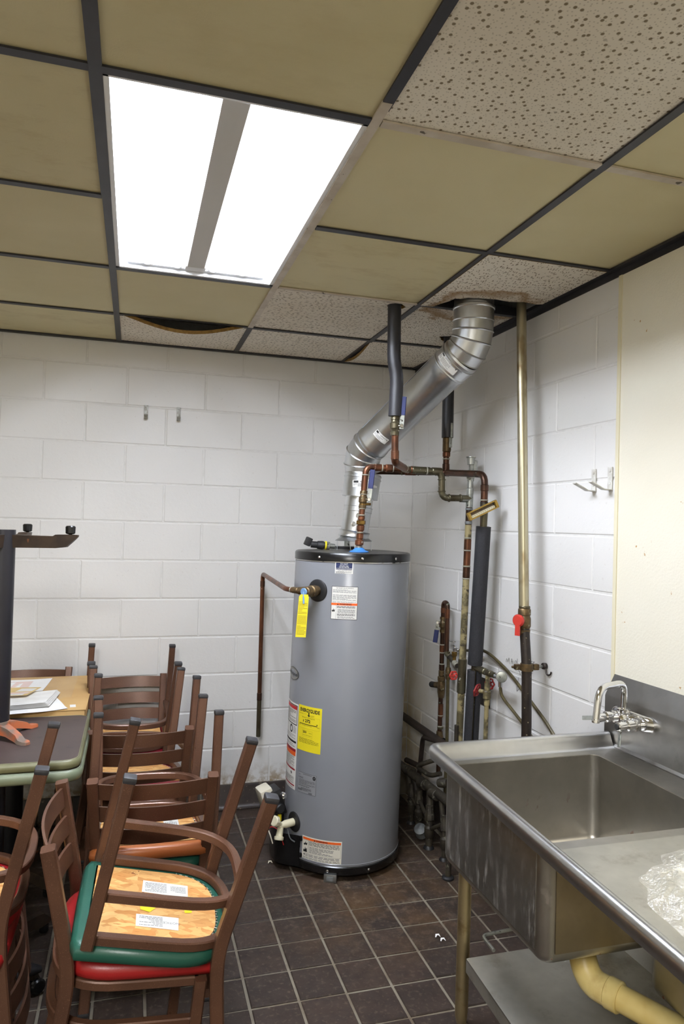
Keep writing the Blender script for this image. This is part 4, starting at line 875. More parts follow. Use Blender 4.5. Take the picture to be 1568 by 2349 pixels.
pipe(T, 'drop', [d0, d1, d2], .0095, 'painted_pipe', .01); O('gate_valve', G().lathe((-.073, -1.096, .885), (0, 0, -1), [(0, .012), (.03, .013), (.035, .017), (.065, .017), (.07, .013), (.095, .012)], 14).cyl((-.073, -1.095, .846), (-.092, -1.06, .846), .009, 12), 'painted_pipe', T)
def handwheel(parent, c, d, r, m, name='handwheel'):
    d = V(d).normalized(); u = d.cross(V((0, 0, 1))).normalized(); w_ = d.cross(u); c = V(c); g = G()
    pts = [c+(u*math.cos(2*PI*k/20)+w_*math.sin(2*PI*k/20))*(r+.0022*math.cos(6*2*PI*k/20)) for k in range(20)]
    g.tube(pts+[pts[0]], .0042, 8, False)
    for k in range(5): g.tube([c, c+(u*math.cos(2*PI*k/5)+w_*math.sin(2*PI*k/5))*r], .0035, 6)
    g.cyl(c-d*.006, c+d*.008, .008, 10); return O(name, g, m, parent)
handwheel(T, (-.097, -1.05, .846), (-.5, .7, .2), .026, 'red_iron'); handwheel(T, (-.025, -1.03, .868), (-.8, -.4, 0), .022, 'red_iron')
# 3: old riser by the right wall
u0 = V((-.064, -.87, 1.80)); u1 = V((-.079, -.849, .602)); u2 = V((-.08, -.845, .2))
U_ = lambda py: lerp(u0, u1, (py-1095)/(1680-1095))
T = thing('riser_pipe', 'old flaking painted riser pipe with silver relief fitting on top', 'pipe', tuple(u2))
pipe(T, 'pipe', [U_(1092), U_(1170)], .0135, 'silver_paint'); pipe(T, 'pipe', [U_(1160), U_(1330)], .0155, 'copper_dark'); pipe(T, 'pipe', [U_(1205), U_(1500)], .0158, 'painted_pipe'); pipe(T, 'pipe', [U_(1490), u1, u2], .0165, 'painted_pipe', .01)
for a_, b_, r_, m_ in ((1120, 1166, .0168, 'silver_paint'), (1166, 1172, .0175, 'grey_metal'), (1196, 1204, .0172, 'grey_metal'), (1237, 1263, .0172, 'copper'), (1264, 1299, .0166, 'copper'), (1301, 1327, .0172, 'copper_dark'), (1512, 1590, .0205, 'copper_green')):
    sleeve(T, 'coupling', U_(a_), U_(b_), r_, m_)
for py in (1263.5, 1300, 1328, 1235, 1555): joint(T, U_(py), u1-u0, .0168)
O('tee_branch', G().cyl(U_(1146), U_(1146)+V((-.045, 0, .0)), .0165, 16), 'silver_paint', T)
rv = O('relief_fitting', G().lathe(u0+V((0, 0, -.02)), (0, 0, 1), [(0, .016), (.012, .017), (.013, .0185), (.03, .0185), (.032, .014), (.04, .015)], 18).lathe(u0+V((0, 0, .058)), (0, 0, 1), [(0, .017), (.014, .018), (.03, .019), (.032, .023), (.037, .023), (.038, .012)], 20).lathe(u0+V((0, 0, .02)), (0, 0, 1), [(0, .012), (.004, .0195), (.01, .0195), (.012, .012)], 18).bbox(u0+V((.02, 0, .05)), (.024, .028, .06), .01).bbox(u0+V((.008, .004, .05)), (.024, .02, .05), .004), 'silver_paint', T)
# thermometer strapped to the copper drop
c_ = V((-.103, -1.072, 1.640)); ex = V((.905, 0, .425)).normalized(); ey = V((-.1, -1, .0)).normalized(); ez = ex.cross(ey)*-1; ez.normalize(); ey = ex.cross(ez)
q = Matrix((ex, ey, ez)).transposed()
T = thing('pipe_thermometer', 'brass cased tilted thermometer with cream scale on the copper drop', 'thermometer', tuple(c_))
g = G(); g.bbox(c_-ey*.004, (.152, .012, .036), .006, q)
for s_, d_ in (((0, 0, .0155), (.152, .016, .005)), ((0, 0, -.0155), (.152, .016, .005)), ((.0705, 0, 0), (.012, .016, .036)), ((-.0705, 0, 0), (.012, .016, .036))): g.bbox(c_+q @ V(s_)+ey*.004, d_, .002, q)
O('case', g, 'goldpaint', T); O('clip', G().cyl(c_-ey*.01+ex*.012, V((-.076, -1.03, 1.648)), .008, 12), 'brass_dull', T)
P = Print(lambda u, v, l: c_+ex*u+ez*v+ey*(.0032+l)); P.quad(-.062, -.0125, .062, .0125, 'ink', 0); P.quad(-.063, -.012, .06, -.0015, 'scale', 1); P.quad(-.063, .002, .055, .0115, 'brass_dull', 1); P.quad(-.06, -.0005, .055, .0008, 'tee_white', 2)
for k in range(11): P.text(str(30+20*k)[-2:], -.056+k*.0108, -.0068, .0068, 'ink', 2); P.text(str(k*10)[-2:], -.056+k*.0105, .007, .0068, 'ink', 2)
P.out('dial_scale', T)
# 4: tall gas pipe
gp = [V((-.0585, -1.278, 2.62)), V((-.0665, -1.375, 1.20)), V((-.067, -1.403, 1.02)), V((-.067, -1.412, .80)), V((-.067, -1.42, .15))]
T = thing('gas_pipe', 'tall stained pipe by the right wall with red lever valve', 'pipe', tuple(gp[-1]))
pipe(T, 'pipe', gp[:2], .020, 'gold_pipe', n=20, label='stained pale upper length'); pipe(T, 'pipe', gp[1:], .0195, 'black_pipe', .02, 20, label='black lower length')
vz = V((-.0665, -1.377, 1.196)); v = O('valve_body', G().lathe(vz+V((0, 0, -.05)), (0, 0, 1), [(0, .023), (.016, .025), (.017, .021), (.03, .026), (.06, .026), (.072, .022), (.074, .025), (.095, .025), (.1, .022)], 20).cyl(vz, vz+V((-.036, -.01, 0)), .012, 14), 'brass_dull', T)
O('lever_handle', G().lathe(vz+V((-.03, -.012, .004)), (-1, -.55, 0), [(0, .024), (.008, .025), (.014, .02)], 22).sweep([vz+V((-.038, -.016, -.005)), vz+V((-.04, -.018, -.055))], rect(.022, .010, .003), (-1, -.5, 0)), 'red', v)
for z in (.055, -.052): joint(T, vz+V((0, 0, z)), (0, 0, 1), .021, 'copper_green', .01)
cl = V((-.067, -1.404, 1.018)); O('pipe_clamp', G().lathe(cl+V((0, 0, -.014)), (0, 0, 1), [(0, .021), (0, .0255), (.028, .0255), (.028, .021)], 22).bbox(cl+V((-.036, .008, 0)), (.026, .02, .022), .004).bbox(cl+V((.036, -.004, 0)), (.026, .02, .024), .004).cyl(cl+V((-.05, .01, 0)), cl+V((-.06, .012, 0)), .005, 8), 'brass_dull', T)
O('clamp_rod', G().tube([cl+V((.045, 0, 0)), V((.005, -1.392, 1.016)), V((.031, -1.385, 1.014))], .0062, 10), 'silver_paint', T); O('wall_anchor', G().cyl((.012, -1.392, 1.017), (.0335, -1.386, 1.015), .013, 12).tube(fil([(.022, -1.40, 1.008), (.02, -1.408, .985), (.026, -1.424, .986), (.027, -1.43, 1.0)], .01), .0032, 8), 'black_pipe', T)
# 5: small copper loop with lever valve, check tee and stop valve
xl = -.040; L0 = [V((xl-.004, -.548, .30)), V((xl, -.552, 1.15)), V((xl, -.566, 1.178))]; R0 = V((xl-.002, -.606, 1.15)); R1 = V((xl-.002, -.607, .935))
T = thing('copper_loop', 'upside down U of copper pipe with navy lever valve low on the right wall', 'pipe', tuple(L0[0]))
O('pipe', G().tube(fil([L0[0], V((xl, -.552, 1.178)), V((xl-.002, -.606, 1.178)), R1], .026, 8), .0118, 16), 'copper_dark', T)
sleeve(T, 'coupling', V((xl, -.552, 1.12)), V((xl, -.552, 1.15)), .0132, 'copper'); sleeve(T, 'coupling', V((xl-.002, -.606, 1.10)), V((xl-.002, -.606, 1.15)), .0132, 'copper')
ball_valve(T, V((xl, -.551, 1.062)), (0, 0, 1), .0125, V((xl-.026, -.545, 1.072)), V((xl-.036, -.54, .975)), 'blue')
for z in (.96, .92, .862, .60, .545): joint(T, (xl-.001, -.551, z), (0, 0, 1), .0125)
for z0, z1, r_, m_ in ((.92, .96, .0135, 'copper'), (.83, .86, .0145, 'copper_dark'), (.80, .83, .0155, 'brass_dull'), (.775, .80, .0195, 'brass_dull'), (.59, .66, .013, 'copper'), (.53, .545, .0155, 'copper_green')): sleeve(T, 'coupling', V((xl-.001, -.551, z0)), V((xl-.001, -.551, z1)), r_, m_)
O('check_tee', G().lathe((xl-.001, -.551, .69), (0, 0, 1), [(0, .0145), (.01, .016), (.03, .019), (.07, .02), (.085, .018)], 18).cyl((xl-.001, -.55, .752), (xl-.003, -.49, .742), .0165, 16).cyl((xl-.01, -.58, .745), (xl, -.55, .745), .014, 12), 'brass_dull', T); O('plug_cap', G().cyl((xl-.003, -.492, .742), (xl-.005, -.436, .733), .0155, 18), 'blackmatte', T)
O('angle_valve', G().lathe((xl-.003, -.549, .43), (0, 0, 1), [(0, .015), (.02, .022), (.05, .022), (.07, .017), (.09, .016)], 18), 'brass_dull', T); handwheel(T, (xl-.01, -.60, .475), (-.2, -1, .1), .022, 'black')
s0_ = V((xl-.002, -.607, .928)); s1_ = V((-.036, -.72, .885)); pipe(T, 'branch', [s0_, s1_], .0125, 'grimy_pipe'); sleeve(T, 'coupling', lerp(s0_, s1_, .02), lerp(s0_, s1_, .3), .0145, 'copper_green')
O('solder_ring', G().cyl(lerp(s0_, s1_, .7), lerp(s0_, s1_, .98), .0145, 14), 'solder', T)
w0 = lerp(s0_, s1_, .72); st_ = O('stop_valve', G().cyl(w0, w0+V((0, 0, .05)), .009, 12).hexnut(w0+V((0, 0, .03)), w0+V((0, 0, .052)), .0145), 'brass', T); O('valve_top', G().cyl(w0+V((0, 0, .05)), w0+V((0, 0, .085)), .0095, 14).cyl(w0+V((0, 0, .068)), w0+V((-.005, -.06, .068)), .0075, 12).lathe(w0+V((0, .005, .1)), (0, .0, 1), [(0, .012), (.002, .026), (.005, .026), (.006, .012)], 18), 'chrome', st_)
pipe(T, 'drop', [s0_+V((.002, -.018, .01)), V((-.04, -.626, .88)), V((-.04, -.632, .5)), V((-.045, -.635, .2))], .0085, 'hose', .02); O('gate_valve', G().lathe((-.04, -.627, .8), (0, 0, 1), [(0, .012), (.02, .015), (.045, .015), (.06, .012)], 14).cyl((-.04, -.627, .825), (-.04, -.675, .83), .008, 12), 'brass_dull', T); handwheel(T, (-.04, -.69, .832), (0, -1, .1), .019, 'red')
# supply hoses
def hose(pts, label): solo('supply_hose', G().tube(fil(pts, .12, 8), .0068, 10), 'hose', label, 'hose', tuple(pts[-1]))
hose([w0+V((-.003, -.055, .068)), V((-.03, -.86, .985)), V((-.016, -.96, 1.008)), V((.004, -1.13, .95)), V((.0, -1.30, .876)), V((.01, -1.47, .785)), V((.01, -1.56, .70))], 'upper olive rubber hose curving across the white blocks')
hose([b1+V((.012, -.03, -.045)), V((-.055, -1.19, .85)), V((-.025, -1.235, .80)), V((-.002, -1.33, .737)), V((.005, -1.42, .65))], 'lower olive rubber hose hanging from the round handled stop valve')
# lower pipes behind the sink
g = G().tube([(-.062, -.045, .474), (-.078, -.62, .492), (-.08, -1.05, .50)], .0205, 18)
solo('waste_pipe', g, 'drain_iron', 'dark iron pipe running along the wall from behind the heater', 'pipe', (-.062, -.045, .474))
T = thing('pipe_manifold', 'grimy old pipe manifold low behind the sink with drops into the floor', 'pipes', (-.14, -.5, 0))
pipe(T, 'main_pipe', [(-.146, -.20, .262), (-.141, -.382, .268), (-.131, -.766, .282), (-.128, -1.3, .29)], .022, 'grimy_pipe', .02, 18)
for y in (-.40, -.58, -.72): sleeve(T, 'coupling', V((-.141, y+.03, .268)), V((-.138, y-.03, .275)), .0265, 'grimy_pipe')
for (x, y), top_, r_ in (((-.126, -.40), .25, .013), ((-.123, -.493), .25, .015), ((-.15, -.69), .26, .0165), ((-.13, -.82), .27, .012)):
    dp_ = O('drop_pipe', G().tube(fil([(x, y, -.002), (x, y, .12), (-.135, y+.035, top_)], .04), r_, 14), 'grimy_pipe', T)
    O('drop_collar', G().lathe((x, y, .05), (0, 0, 1), [(0, r_), (.01, r_+.006), (.05, r_+.007), (.06, r_)], 14), 'grimy_pipe', dp_)
    O('drop_union', G().lathe((x, y, .135), (.0, .05, 1), [(0, r_), (.005, r_+.008), (.03, r_+.008), (.04, r_+.003), (.07, r_+.003)], 8), 'grimy_pipe', dp_)
    O('floor_flange', G().lathe((x, y, 0), (0, 0, 1), [(0, r_+.011), (.006, r_+.009), (.014, r_+.003)], 12), 'blackmatte', dp_)
for (a_, b_) in (((-.126, -.40, .14), (-.123, -.493, .11)), ((-.123, -.493, .16), (-.15, -.69, .12)), ((-.15, -.69, .09), (-.13, -.82, .17))): pipe(T, 'cross_link', [a_, b_], .0095, 'grimy_pipe')
O('cleanout_plug', G().lathe((-.147, -.60, .03), (-.3, -.3, .5), [(0, .028), (.006, .032), (.05, .03), (.055, .02)], 16), 'grey_metal', T)
O('trap_bend', G().tube(fil([(-.10, -.62, .40), (-.15, -.58, .37), (-.16, -.54, .345), (-.13, -.64, .33), (-.10, -.70, .36)], .03), .0115, 14), 'grimy_pipe', T)
pipe(T, 'feed_pipe', [(-.086, -.62, .492), (-.089, -.445, .462), (-.09, -.408, .246), (-.1, -.40, .10)], .0125, 'drain_iron', .03); pipe(T, 'feed_pipe', [(-.09, -.418, .30), (-.10, -.25, .28)], .014, 'drain_iron'); O('lever_handle', G().bbox((-.12, -.76, .21), (.012, .006, .08), .003), 'blue', T); pipe(T, 'vent_pipe', [(-.10, -.86, .3), (-.10, -.86, .64)], .010, 'grimy_pipe'); O('elbow_cap', G().lathe((-.11, -.70, .315), (.2, -.3, .1), [(0, .02), (.03, .024), (.05, .018)], 14), 'grimy_pipe', T)
g = G().lathe((-.075, -1.30, .0), (0, 0, 1), [(0, .03), (.62, .03), (.625, .04), (.655, .04), (.668, .025), (.67, .008)], 22)
solo('standpipe', g, 'drain_iron', 'dark domed standpipe top just showing over the far sink rim', 'pipe', (-.075, -1.30, 0))
fs = solo('floor_stub', G().tube([(-.185, -.985, 0), (-.18, -.985, .22)], .0135, 14), 'grimy_pipe', 'short pipe stub with black collar on the floor under the sink corner', 'pipe', (-.185, -.985, 0)); O('stub_collar', G().lathe((-.185, -.985, .0), (0, 0, 1), [(0, .027), (.008, .027), (.013, .021), (.014, .013)], 20), 'blackmatte', fs)
# relief discharge pipe and the yellow tag
rv_out = rp+rd*.07+V((-.03, .028, .0)); t1 = V((-.905, -.745, 1.263)); t2 = V((-.899, -.115, 1.283)); t3 = V((-.896, -.10, .41))
T = thing('discharge_pipe', 'thin copper relief pipe bending back and dropping down the white wall', 'pipe', tuple(t3))
pipe(T, 'pipe', [rv_out, t1, t2, lerp(t2, t3, .76)], .0115, 'copper', .03); pipe(T, 'pipe', [lerp(t2, t3, .74), t3], .0122, 'copper_green', label='greened lower end')
sleeve(T, 'coupling', lerp(rv_out, t1, .1), lerp(rv_out, t1, .5), .0145, 'brass_dull'); joint(T, lerp(rv_out, t1, .6), t1-rv_out, .012); sleeve(T, 'coupling', lerp(t2, t3, .04), lerp(t2, t3, .08), .0128, 'copper_dark'); sleeve(T, 'coupling', lerp(t2, t3, .73), lerp(t2, t3, .78), .0136, 'copper_dark')
tg = rp+rd*.098+V((-.004, -.006, -.01)); tl = .185
P = Print(lambda u, v, l: tg+V((u*.62-v*-.05, -u*.25-l-.004, v)))
P.poly([(-.02, 0), (.028, .0), (.034, -.012), (.034, -tl), (-.034, -tl), (-.03, -.01)], 'yellow', 0); P.lines(-.028, -.03, .03, -.085, 10, 'oliveink', 1); P.lines(-.028, -.09, .03, -.13, 7, 'oliveink', 1); P.lines(-.028, -.134, .03, -.175, 7, 'oliveink', 1)
o = link('hang_tag', mesh_of(P.g, 'hang_tag', P.mats, tuple(tg), 0, False)); o.location = tg; tag(o, 'long yellow paper tag hanging from the relief valve lever', 'tag')
sm = o.modifiers.new('thick', 'SOLIDIFY'); sm.thickness = .0003; sm.offset = 1
# hooks
for (x, z) in ((-1.528, 2.127), (-1.36, 2.127)):
    g = G().bbox((x, -.0055, z), (.02, .004, .072), .001).sweep([(x, -.006, z-.033), (x, -.03, z-.036), (x, -.05, z-.02)], rect(.018, .004, .001), (0, -.2, 1))
    hk = solo('wall_hook', g, 'hookgrey', {-1.528: 'left small grey flat hook high on the white back wall', -1.36: 'right small grey flat hook high on the back wall, beside a block joint'}[x], 'hook', (x, 0, z), 'hooks on the back wall')
    for dz in (.026, -.012): O('screw', G().cyl((x, -.0075, z+dz), (x, -.0105, z+dz), .005, 10), 'hookgrey', hk)
for s_, zt, zb_, lb in ((1.665, 1.788, 1.706, 'white painted prong hook nearer the corner on right wall'), (1.755, 1.79, 1.707, 'white painted prong hook touching the cream panel edge')):
    c = RW(s_, (zt+zb_)/2, .004)
    g = G().bbox(c+V((-.0025, 0, 0)), (.004, .024, zt-zb_), .001).sweep([RW(s_, zb_+.002, .006), RW(s_, zb_+.003, .035), RW(s_, zb_+.028, .088)], rect(.022, .004, .001), (-.3, 0, 1))
    hk = solo('wall_hook', g, 'hookpaint', lb, 'hook', tuple(c), 'hooks on the right wall')
    for z in (zt-.014, zb_+.024): O('screw', G().lathe(RW(s_+.002, z, .0085), (-1, 0, 0), [(0, .0055), (.003, .005), (.004, .002)], 10), 'hookpaint', hk)
# ------------------------------------------------------------------ sink
xf = lambda y: -.674+.036*(y+1.82)
xb = lambda y: -.0244*y-.05
YF, YN = -1.822, -3.45; ZR = .8735; ZD = .838
SK = thing('prep_sink', 'long stainless steel sink with deep basin, drainboard and splashback along the right wall', 'sink', (-.36, -2.6, 0))
def rrect(x0, y0, x1, y1, r, n=6):
    out = []
    for cx, cy, a0 in ((x1-r, y1-r, 0), (x0+r, y1-r, PI/2), (x0+r, y0+r, PI), (x1-r, y0+r, 1.5*PI)):
        out += [(cx+r*math.cos(a0+PI/2*k/n), cy+r*math.sin(a0+PI/2*k/n)) for k in range(n+1)]
    return out
bx0, bx1, by0, by1, bz = -.645, -.105, -2.452, -1.903, .552
def basin(x0, x1, y0, y1, zt, zb_, r, inner=True):
    g = G(); loops = []
    for off, sgn in (((.0, 1),) if not inner else ((.006, 1), (0, -1))):
        ls = [(zt, 0)]+[(zb_+(.03 if off == 0 else .03)*(1-math.sin(a*PI/10))+(off), .03*(1-math.cos(a*PI/10))) for a in range(0, 6)]
        if off: loops += [[(x, y, z) for x, y in rrect(x0+off+i_, y0+off+i_, x1-off-i_, y1-off-i_, max(.012, r-i_*.4))] for z, i_ in reversed(ls)]
        else: loops += [[(x, y, z) for x, y in rrect(x0+i_, y0+i_, x1-i_, y1-i_, max(.012, r-i_*.4))] for z, i_ in ls]
    n = len(loops[0]); vs = [p for l in loops for p in l]
    fs = [(j*n+k, j*n+(k+1) % n, (j+1)*n+(k+1) % n, (j+1)*n+k) for j in range(len(loops)-1) for k in range(n)]+[tuple(range(n)), tuple(range((len(loops)-1)*n, len(loops)*n))]
    return g.add(vs, fs)
bs = O('basin', basin(bx0, bx1, by0, by1, ZD, bz, .03), 'steel', SK, smooth=50)
O('basin_drain', G().lathe((-.38, -2.18, bz+.0062), (0, 0, 1), [(0, .055), (.002, .055), (.003, .045), (.0015, .01)], 28), 'chrome', bs)
# outer skin panel facing the room carries the scuffs
O('front_panel', G().bbox((bx0-.0006, (by0+by1)/2, (bz+.03+ZD)/2), (.0022, by1-by0-.060, ZD-bz-.034), .001), 'steel_front', SK)
O('basin_side', G().bbox(((bx0+bx1)/2, by0-.0018, (bz+.03+ZD)/2), (bx1-bx0-.066, .003, ZD-bz-.036), .001), 'steel_brown', SK)
# deck ledges round the basin
outer = [(xf(YF)+.03, YF-.03), (xb(YF)-.002, YF-.03), (xb(by0-.06)-.002, by0-.06), (xf(by0-.06)+.03, by0-.06)]
hole = rrect(bx0+.003, by0+.003, bx1-.003, by1-.003, .03)
O('deck', slab(outer, ZD-.002, ZD+.001, [hole], 0, 0), 'steel', SK, smooth=20)
dbp = [(xf(by0-.04)+.034, by0-.04), (xb(by0)-.012, by0-.04), (xb(YN)-.012, YN), (xf(YN)+.034, YN)]
O('drainboard', slab(dbp, ZD+.0015, ZD+.006, (), 0, 0), 'shelf_steel', SK, smooth=0)
prof = [(-.0115, -.027), (-.0135, -.017), (-.0145, -.004), (-.012, .005), (-.006, .0105), (.002, .011), (.0085, .008), (.0135, .001), (.018, -.010), (.028, -.029), (.034, -.034), (.05, -.0352), (.05, -.0375), (.032, -.037), (.024, -.029), (.014, -.009), (.008, .004), (.002, .0075), (-.005, .0072), (-.0095, .003), (-.0115, -.004), (-.0108, -.017)]
rim = fil([V((xf(YN)+.0145, YN, ZR)), V((xf(YF)+.0145, YF-.0145, ZR)), V((xb(YF)-.001, YF-.0145+.008, ZR))], .03, 8)
O('rolled_rim', G().sweep(rim, prof), 'steel_rim', SK, smooth=60)
sp = [(.05, ZD-.02), (.05, ZD+.004), (.044, ZD+.012), (.0425, 1.000), (.040, 1.006), (.006, 1.070), (.004, 1.071), (.0008, 1.071), (.0008, ZD-.02)]
g = G(); a_, b_ = 1.800, -YN; n = len(sp)
g.add([RW(a_, z, o_+.001) for o_, z in sp]+[RW(b_, z, o_+.001) for o_, z in sp], [tuple(range(n)), tuple(range(2*n-1, n-1, -1))]+[(i, (i+1) % n, n+(i+1) % n, n+i) for i in range(n)])
O('splashback', g, 'steel_splash', SK, smooth=30)
for (x0, y0, z0), (x1, y1, z1) in (((-.535, -1.838, 0), (-.555, -1.885, .60)), ((-.62, -3.25, 0), (-.62, -3.25, .82)), ((-.10, -1.95, 0), (-.10, -1.95, .555)), ((-.10, -3.25, 0), (-.10, -3.25, .82))):
    d = (V((x1, y1, z1))-V((x0, y0, z0))).normalized(); lg = O('leg', G().tube([V((x0, y0, z0))+d*.045, V((x1, y1, z1))], .0205, 22), 'leg_steel', SK)
    O('bullet_foot', G().lathe((x0, y0, z0), d, [(0, .012), (.004, .0155), (.03, .02), (.05, .0195)], 20), 'leg_steel', lg)
g = G(); ys, yn = -1.915, -3.4; shx = lambda y: -.562+.04*(y+1.92)
g.prism([(shx(ys), ys), (-.06, ys), (-.03, yn), (shx(yn), yn)], .247, .251).prism([(shx(ys), ys), (shx(ys)+.003, ys), (shx(yn)+.003, yn), (shx(yn), yn)], .21, .2515).prism([(shx(ys), ys), (-.06, ys), (-.06, ys-.003), (shx(ys), ys-.003)], .21, .2515)
O('undershelf', g, 'shelf_steel', SK, smooth=0)
O('drain_lever', G().tube(fil([(-.38, -2.1, .54), (-.38, -1.99, .37), (-.541, -1.972, .35), (-.54, -2.044, .347)], .018), .005, 10), 'silver_paint', SK)
O('rear_basin', basin(-.372, -.06, -3.42, -2.47, ZD-.01, .475, .03, False), 'steel', SK, smooth=50)
# faucet
fc = RW(1.945, .957, .044)
F_ = thing('faucet', 'chrome wall mounted faucet with bent swing spout and two lever handles', 'faucet', tuple(fc))
g = G(); yy = [(-.075, 0), (.075, 0)]; ov = [(.075+.026*math.cos(a), .026*math.sin(a)) for a in [(-PI/2)+PI*k/10 for k in range(11)]]+[(-.075+.026*math.cos(a), .026*math.sin(a)) for a in [(PI/2)+PI*k/10 for k in range(11)]]
wv = V((-1, 0, 0)); n = len(ov)
lv = [[fc+V((-d, y*k, z*k)) for y, z in ov] for d, k in ((-.003, 1.0), (.008, 1.0), (.02, .86), (.022, .78))]
g.add([p for l in lv for p in l], [(j*n+k, j*n+(k+1) % n, (j+1)*n+(k+1) % n, (j+1)*n+k) for j in range(3) for k in range(n)]+[tuple(range(3*n, 4*n)), tuple(range(n))])
O('wall_plate', g, 'chrome', F_)
bd = fc+V((-.042, 0, .004)); O('faucet_body', G().lathe(fc+V((-.015, 0, .002)), (-1, 0, 0), [(0, .016), (.01, .02), (.04, .022), (.05, .016)], 20).lathe(bd+V((0, 0, -.03)), (0, 0, 1), [(0, .012), (.006, .019), (.03, .021), (.045, .019), (.05, .022), (.062, .022), (.065, .012)], 20), 'chrome', F_)
sb = bd+V((0, 0, .03)); O('spout', G().tube(fil([sb, sb+V((0, -.004, .085)), sb+V((-.148, -.075, .092)), sb+V((-.162, -.08, -.012))], .045, 8), [.0105]*2+[.0105]*40 if False else .0105, 16).lathe(sb+V((-.162, -.08, -.014)), (.02, .0, 1), [(0, .0095), (.001, .0118), (.008, .0118), (.012, .0105)], 16), 'chrome', F_)
for sg, mm in ((.052, 'red'), (-.052, 'ink')):
    hc_ = fc+V((-.02, sg, -.002)); hn = O('handle_valve', G().lathe(hc_, (-1, 0, -.05), [(0, .018), (.01, .02), (.022, .02), (.024, .015), (.034, .015), (.036, .018), (.05, .018), (.054, .013), (.07, .0145), (.082, .0145), (.085, .011)], 20), 'chrome', F_)
    hx = hc_+V((-.072, 0, -.004)); dl = V((-.03, .05, -.012)) if sg > 0 else V((-.02, -.02, -.055)); O('lever_handle', G().sweep([hx, hx+dl*.5, hx+dl], [(q[0]*1.0, q[1]) for q in rect(.014, .005, .002)], (-1, .1, .2)), 'silver_paint', hn)
    O('index_button', G().cyl(hx+V((-.012, 0, 0)), hx+V((-.0165, 0, 0)), .010, 16), 'red_iron' if mm == 'red' else 'ink', hn)
# plastic drain pipe under the basin
T = thing('drain_pipe', 'yellowed plastic drain pipe with elbow under the sink basin', 'pipe', (-.455, -2.35, .45))
pa, pb_, pc = V((-.452, -2.30, .553)), V((-.462, -2.372, .452)), V((-.16, -2.97, .44))
O('elbow', G().tube(fil([pa, lerp(pa, pb_, .3), pb_, lerp(pb_, pc, .10)], .06, 7), .034, 24), 'pvc', T); O('pipe', G().tube([lerp(pb_, pc, .06), pc], .0302, 24), 'pvc', T); sleeve(T, 'hub', lerp(pb_, pc, .075), lerp(pb_, pc, .125), .0365, 'pvc'); sleeve(T, 'tailpiece', pa-V((0, 0, .02)), pa+V((0, .0, .0)), .03, 'pvc')
# crumpled clear bag on the drainboard
from mathutils import noise as mn
def bag(cx, cy, z0, rx, ry, hgt, seed, nu=64, nv=26, shape=None):
    g = G()
    def f(u, v):
        a = 2*PI*u; rr_ = v*(1+.22*mn.noise(V((math.cos(a)*1.6+seed, math.sin(a)*1.6, 0)))+.12*mn.noise(V((math.cos(a)*4+seed, math.sin(a)*4, 3))))
        x = cx+rx*rr_*math.cos(a); y = cy+ry*rr_*math.sin(a)
        p = V((x*14+seed, y*14, seed)); h = abs(mn.noise(p))*.6+abs(mn.noise(p*2.3))*.45+abs(mn.noise(p*5))*.2
        ed = (1-v**2.2)
        return V((x, y, z0+.002+hgt*(h*1.0+.2)*ed+abs(mn.noise(p*1.7))*.016))
    return g.grid(f, nu, nv)
g = bag(-.36, -2.83, ZD+.006, .24, .29, .095, 2.3); b2 = bag(-.33, -2.86, ZD+.006, .2, .26, .07, 9.1)
g.add(b2.v, b2.f)
solo('plastic_bag', g, 'film', 'crumpled clear plastic bag lying on the sink drainboard', 'bag', (-.36, -2.83, ZD+.006), smooth=0)
# ------------------------------------------------------------------ tables
TX, TY = -2.014, -1.18
def table_top(parent, x, y, z0, z1, w_, d_, edge, top, rc=.05):
    a = rrect(x-w_/2, y-d_/2, x+w_/2, y+d_/2, rc, 7)
    O('table_board', slab(rrect(x-w_/2+.005, y-d_/2+.005, x+w_/2-.005, y+d_/2-.005, rc-.004, 7), z0+.001, z1, (), 0, 0), top, parent, smooth=20)
    n = len(a); h = z1-z0; g = G(); prof = [(-.009, 0), (-.005, .0), (0, h*.22), (.0015, h*.5), (0, h*.78), (-.004, h-.001), (-.009, h+.0012), (-.011, h-.002)]; vs = []
    for i in range(n):
        p = V((a[i][0], a[i][1], 0)); t = V((a[(i+1) % n][0]-a[i-1][0], a[(i+1) % n][1]-a[i-1][1], 0)).normalized(); nn = V((t.y, -t.x, 0)); vs += [p+nn*o_+V((0, 0, z0+z)) for o_, z in prof]
    k = len(prof); g.add(vs, [(i*k+j, i*k+(j+1) % k, ((i+1) % n)*k+(j+1) % k, ((i+1) % n)*k+j) for i in range(n) for j in range(k)])
    return O('edge_band', g, edge, parent, smooth=60)
def foot_base(parent, c, z, flip, ang, L=.25):
    s_ = -1 if flip else 1           # flip: arms up in the air
    for k in range(4):
        a = ang+k*PI/2; d = V((math.cos(a), math.sin(a), 0)); p = V((c[0], c[1], z))
        up1 = (0, 0, s_)
        ar = O('arm', G().sweep([p-d*.01+V((0, 0, s_*.004)), p+d*(L-.09)+V((0, 0, s_*.002)), p+d*(L-.045)+V((0, 0, s_*.0)), p+d*(L-.02)+V((0, 0, -s_*.004)), p+d*L+V((0, 0, -s_*.015))], [(q[0], q[1]) for q in rect(.034, .042, .008)], (0, 0, 1)) if False else
               G().add(*arm_mesh(p, d, s_, L)), 'rusty', parent)
        e = p+d*(L-.028); O('glide', G().lathe(e+V((0, 0, -s_*.020)), (0, 0, -s_), [(0, .006), (.008, .006), (.009, .012), (.012, .0165), (.034, .0175), (.038, .014), (.039, .004)], 18), 'black', ar)
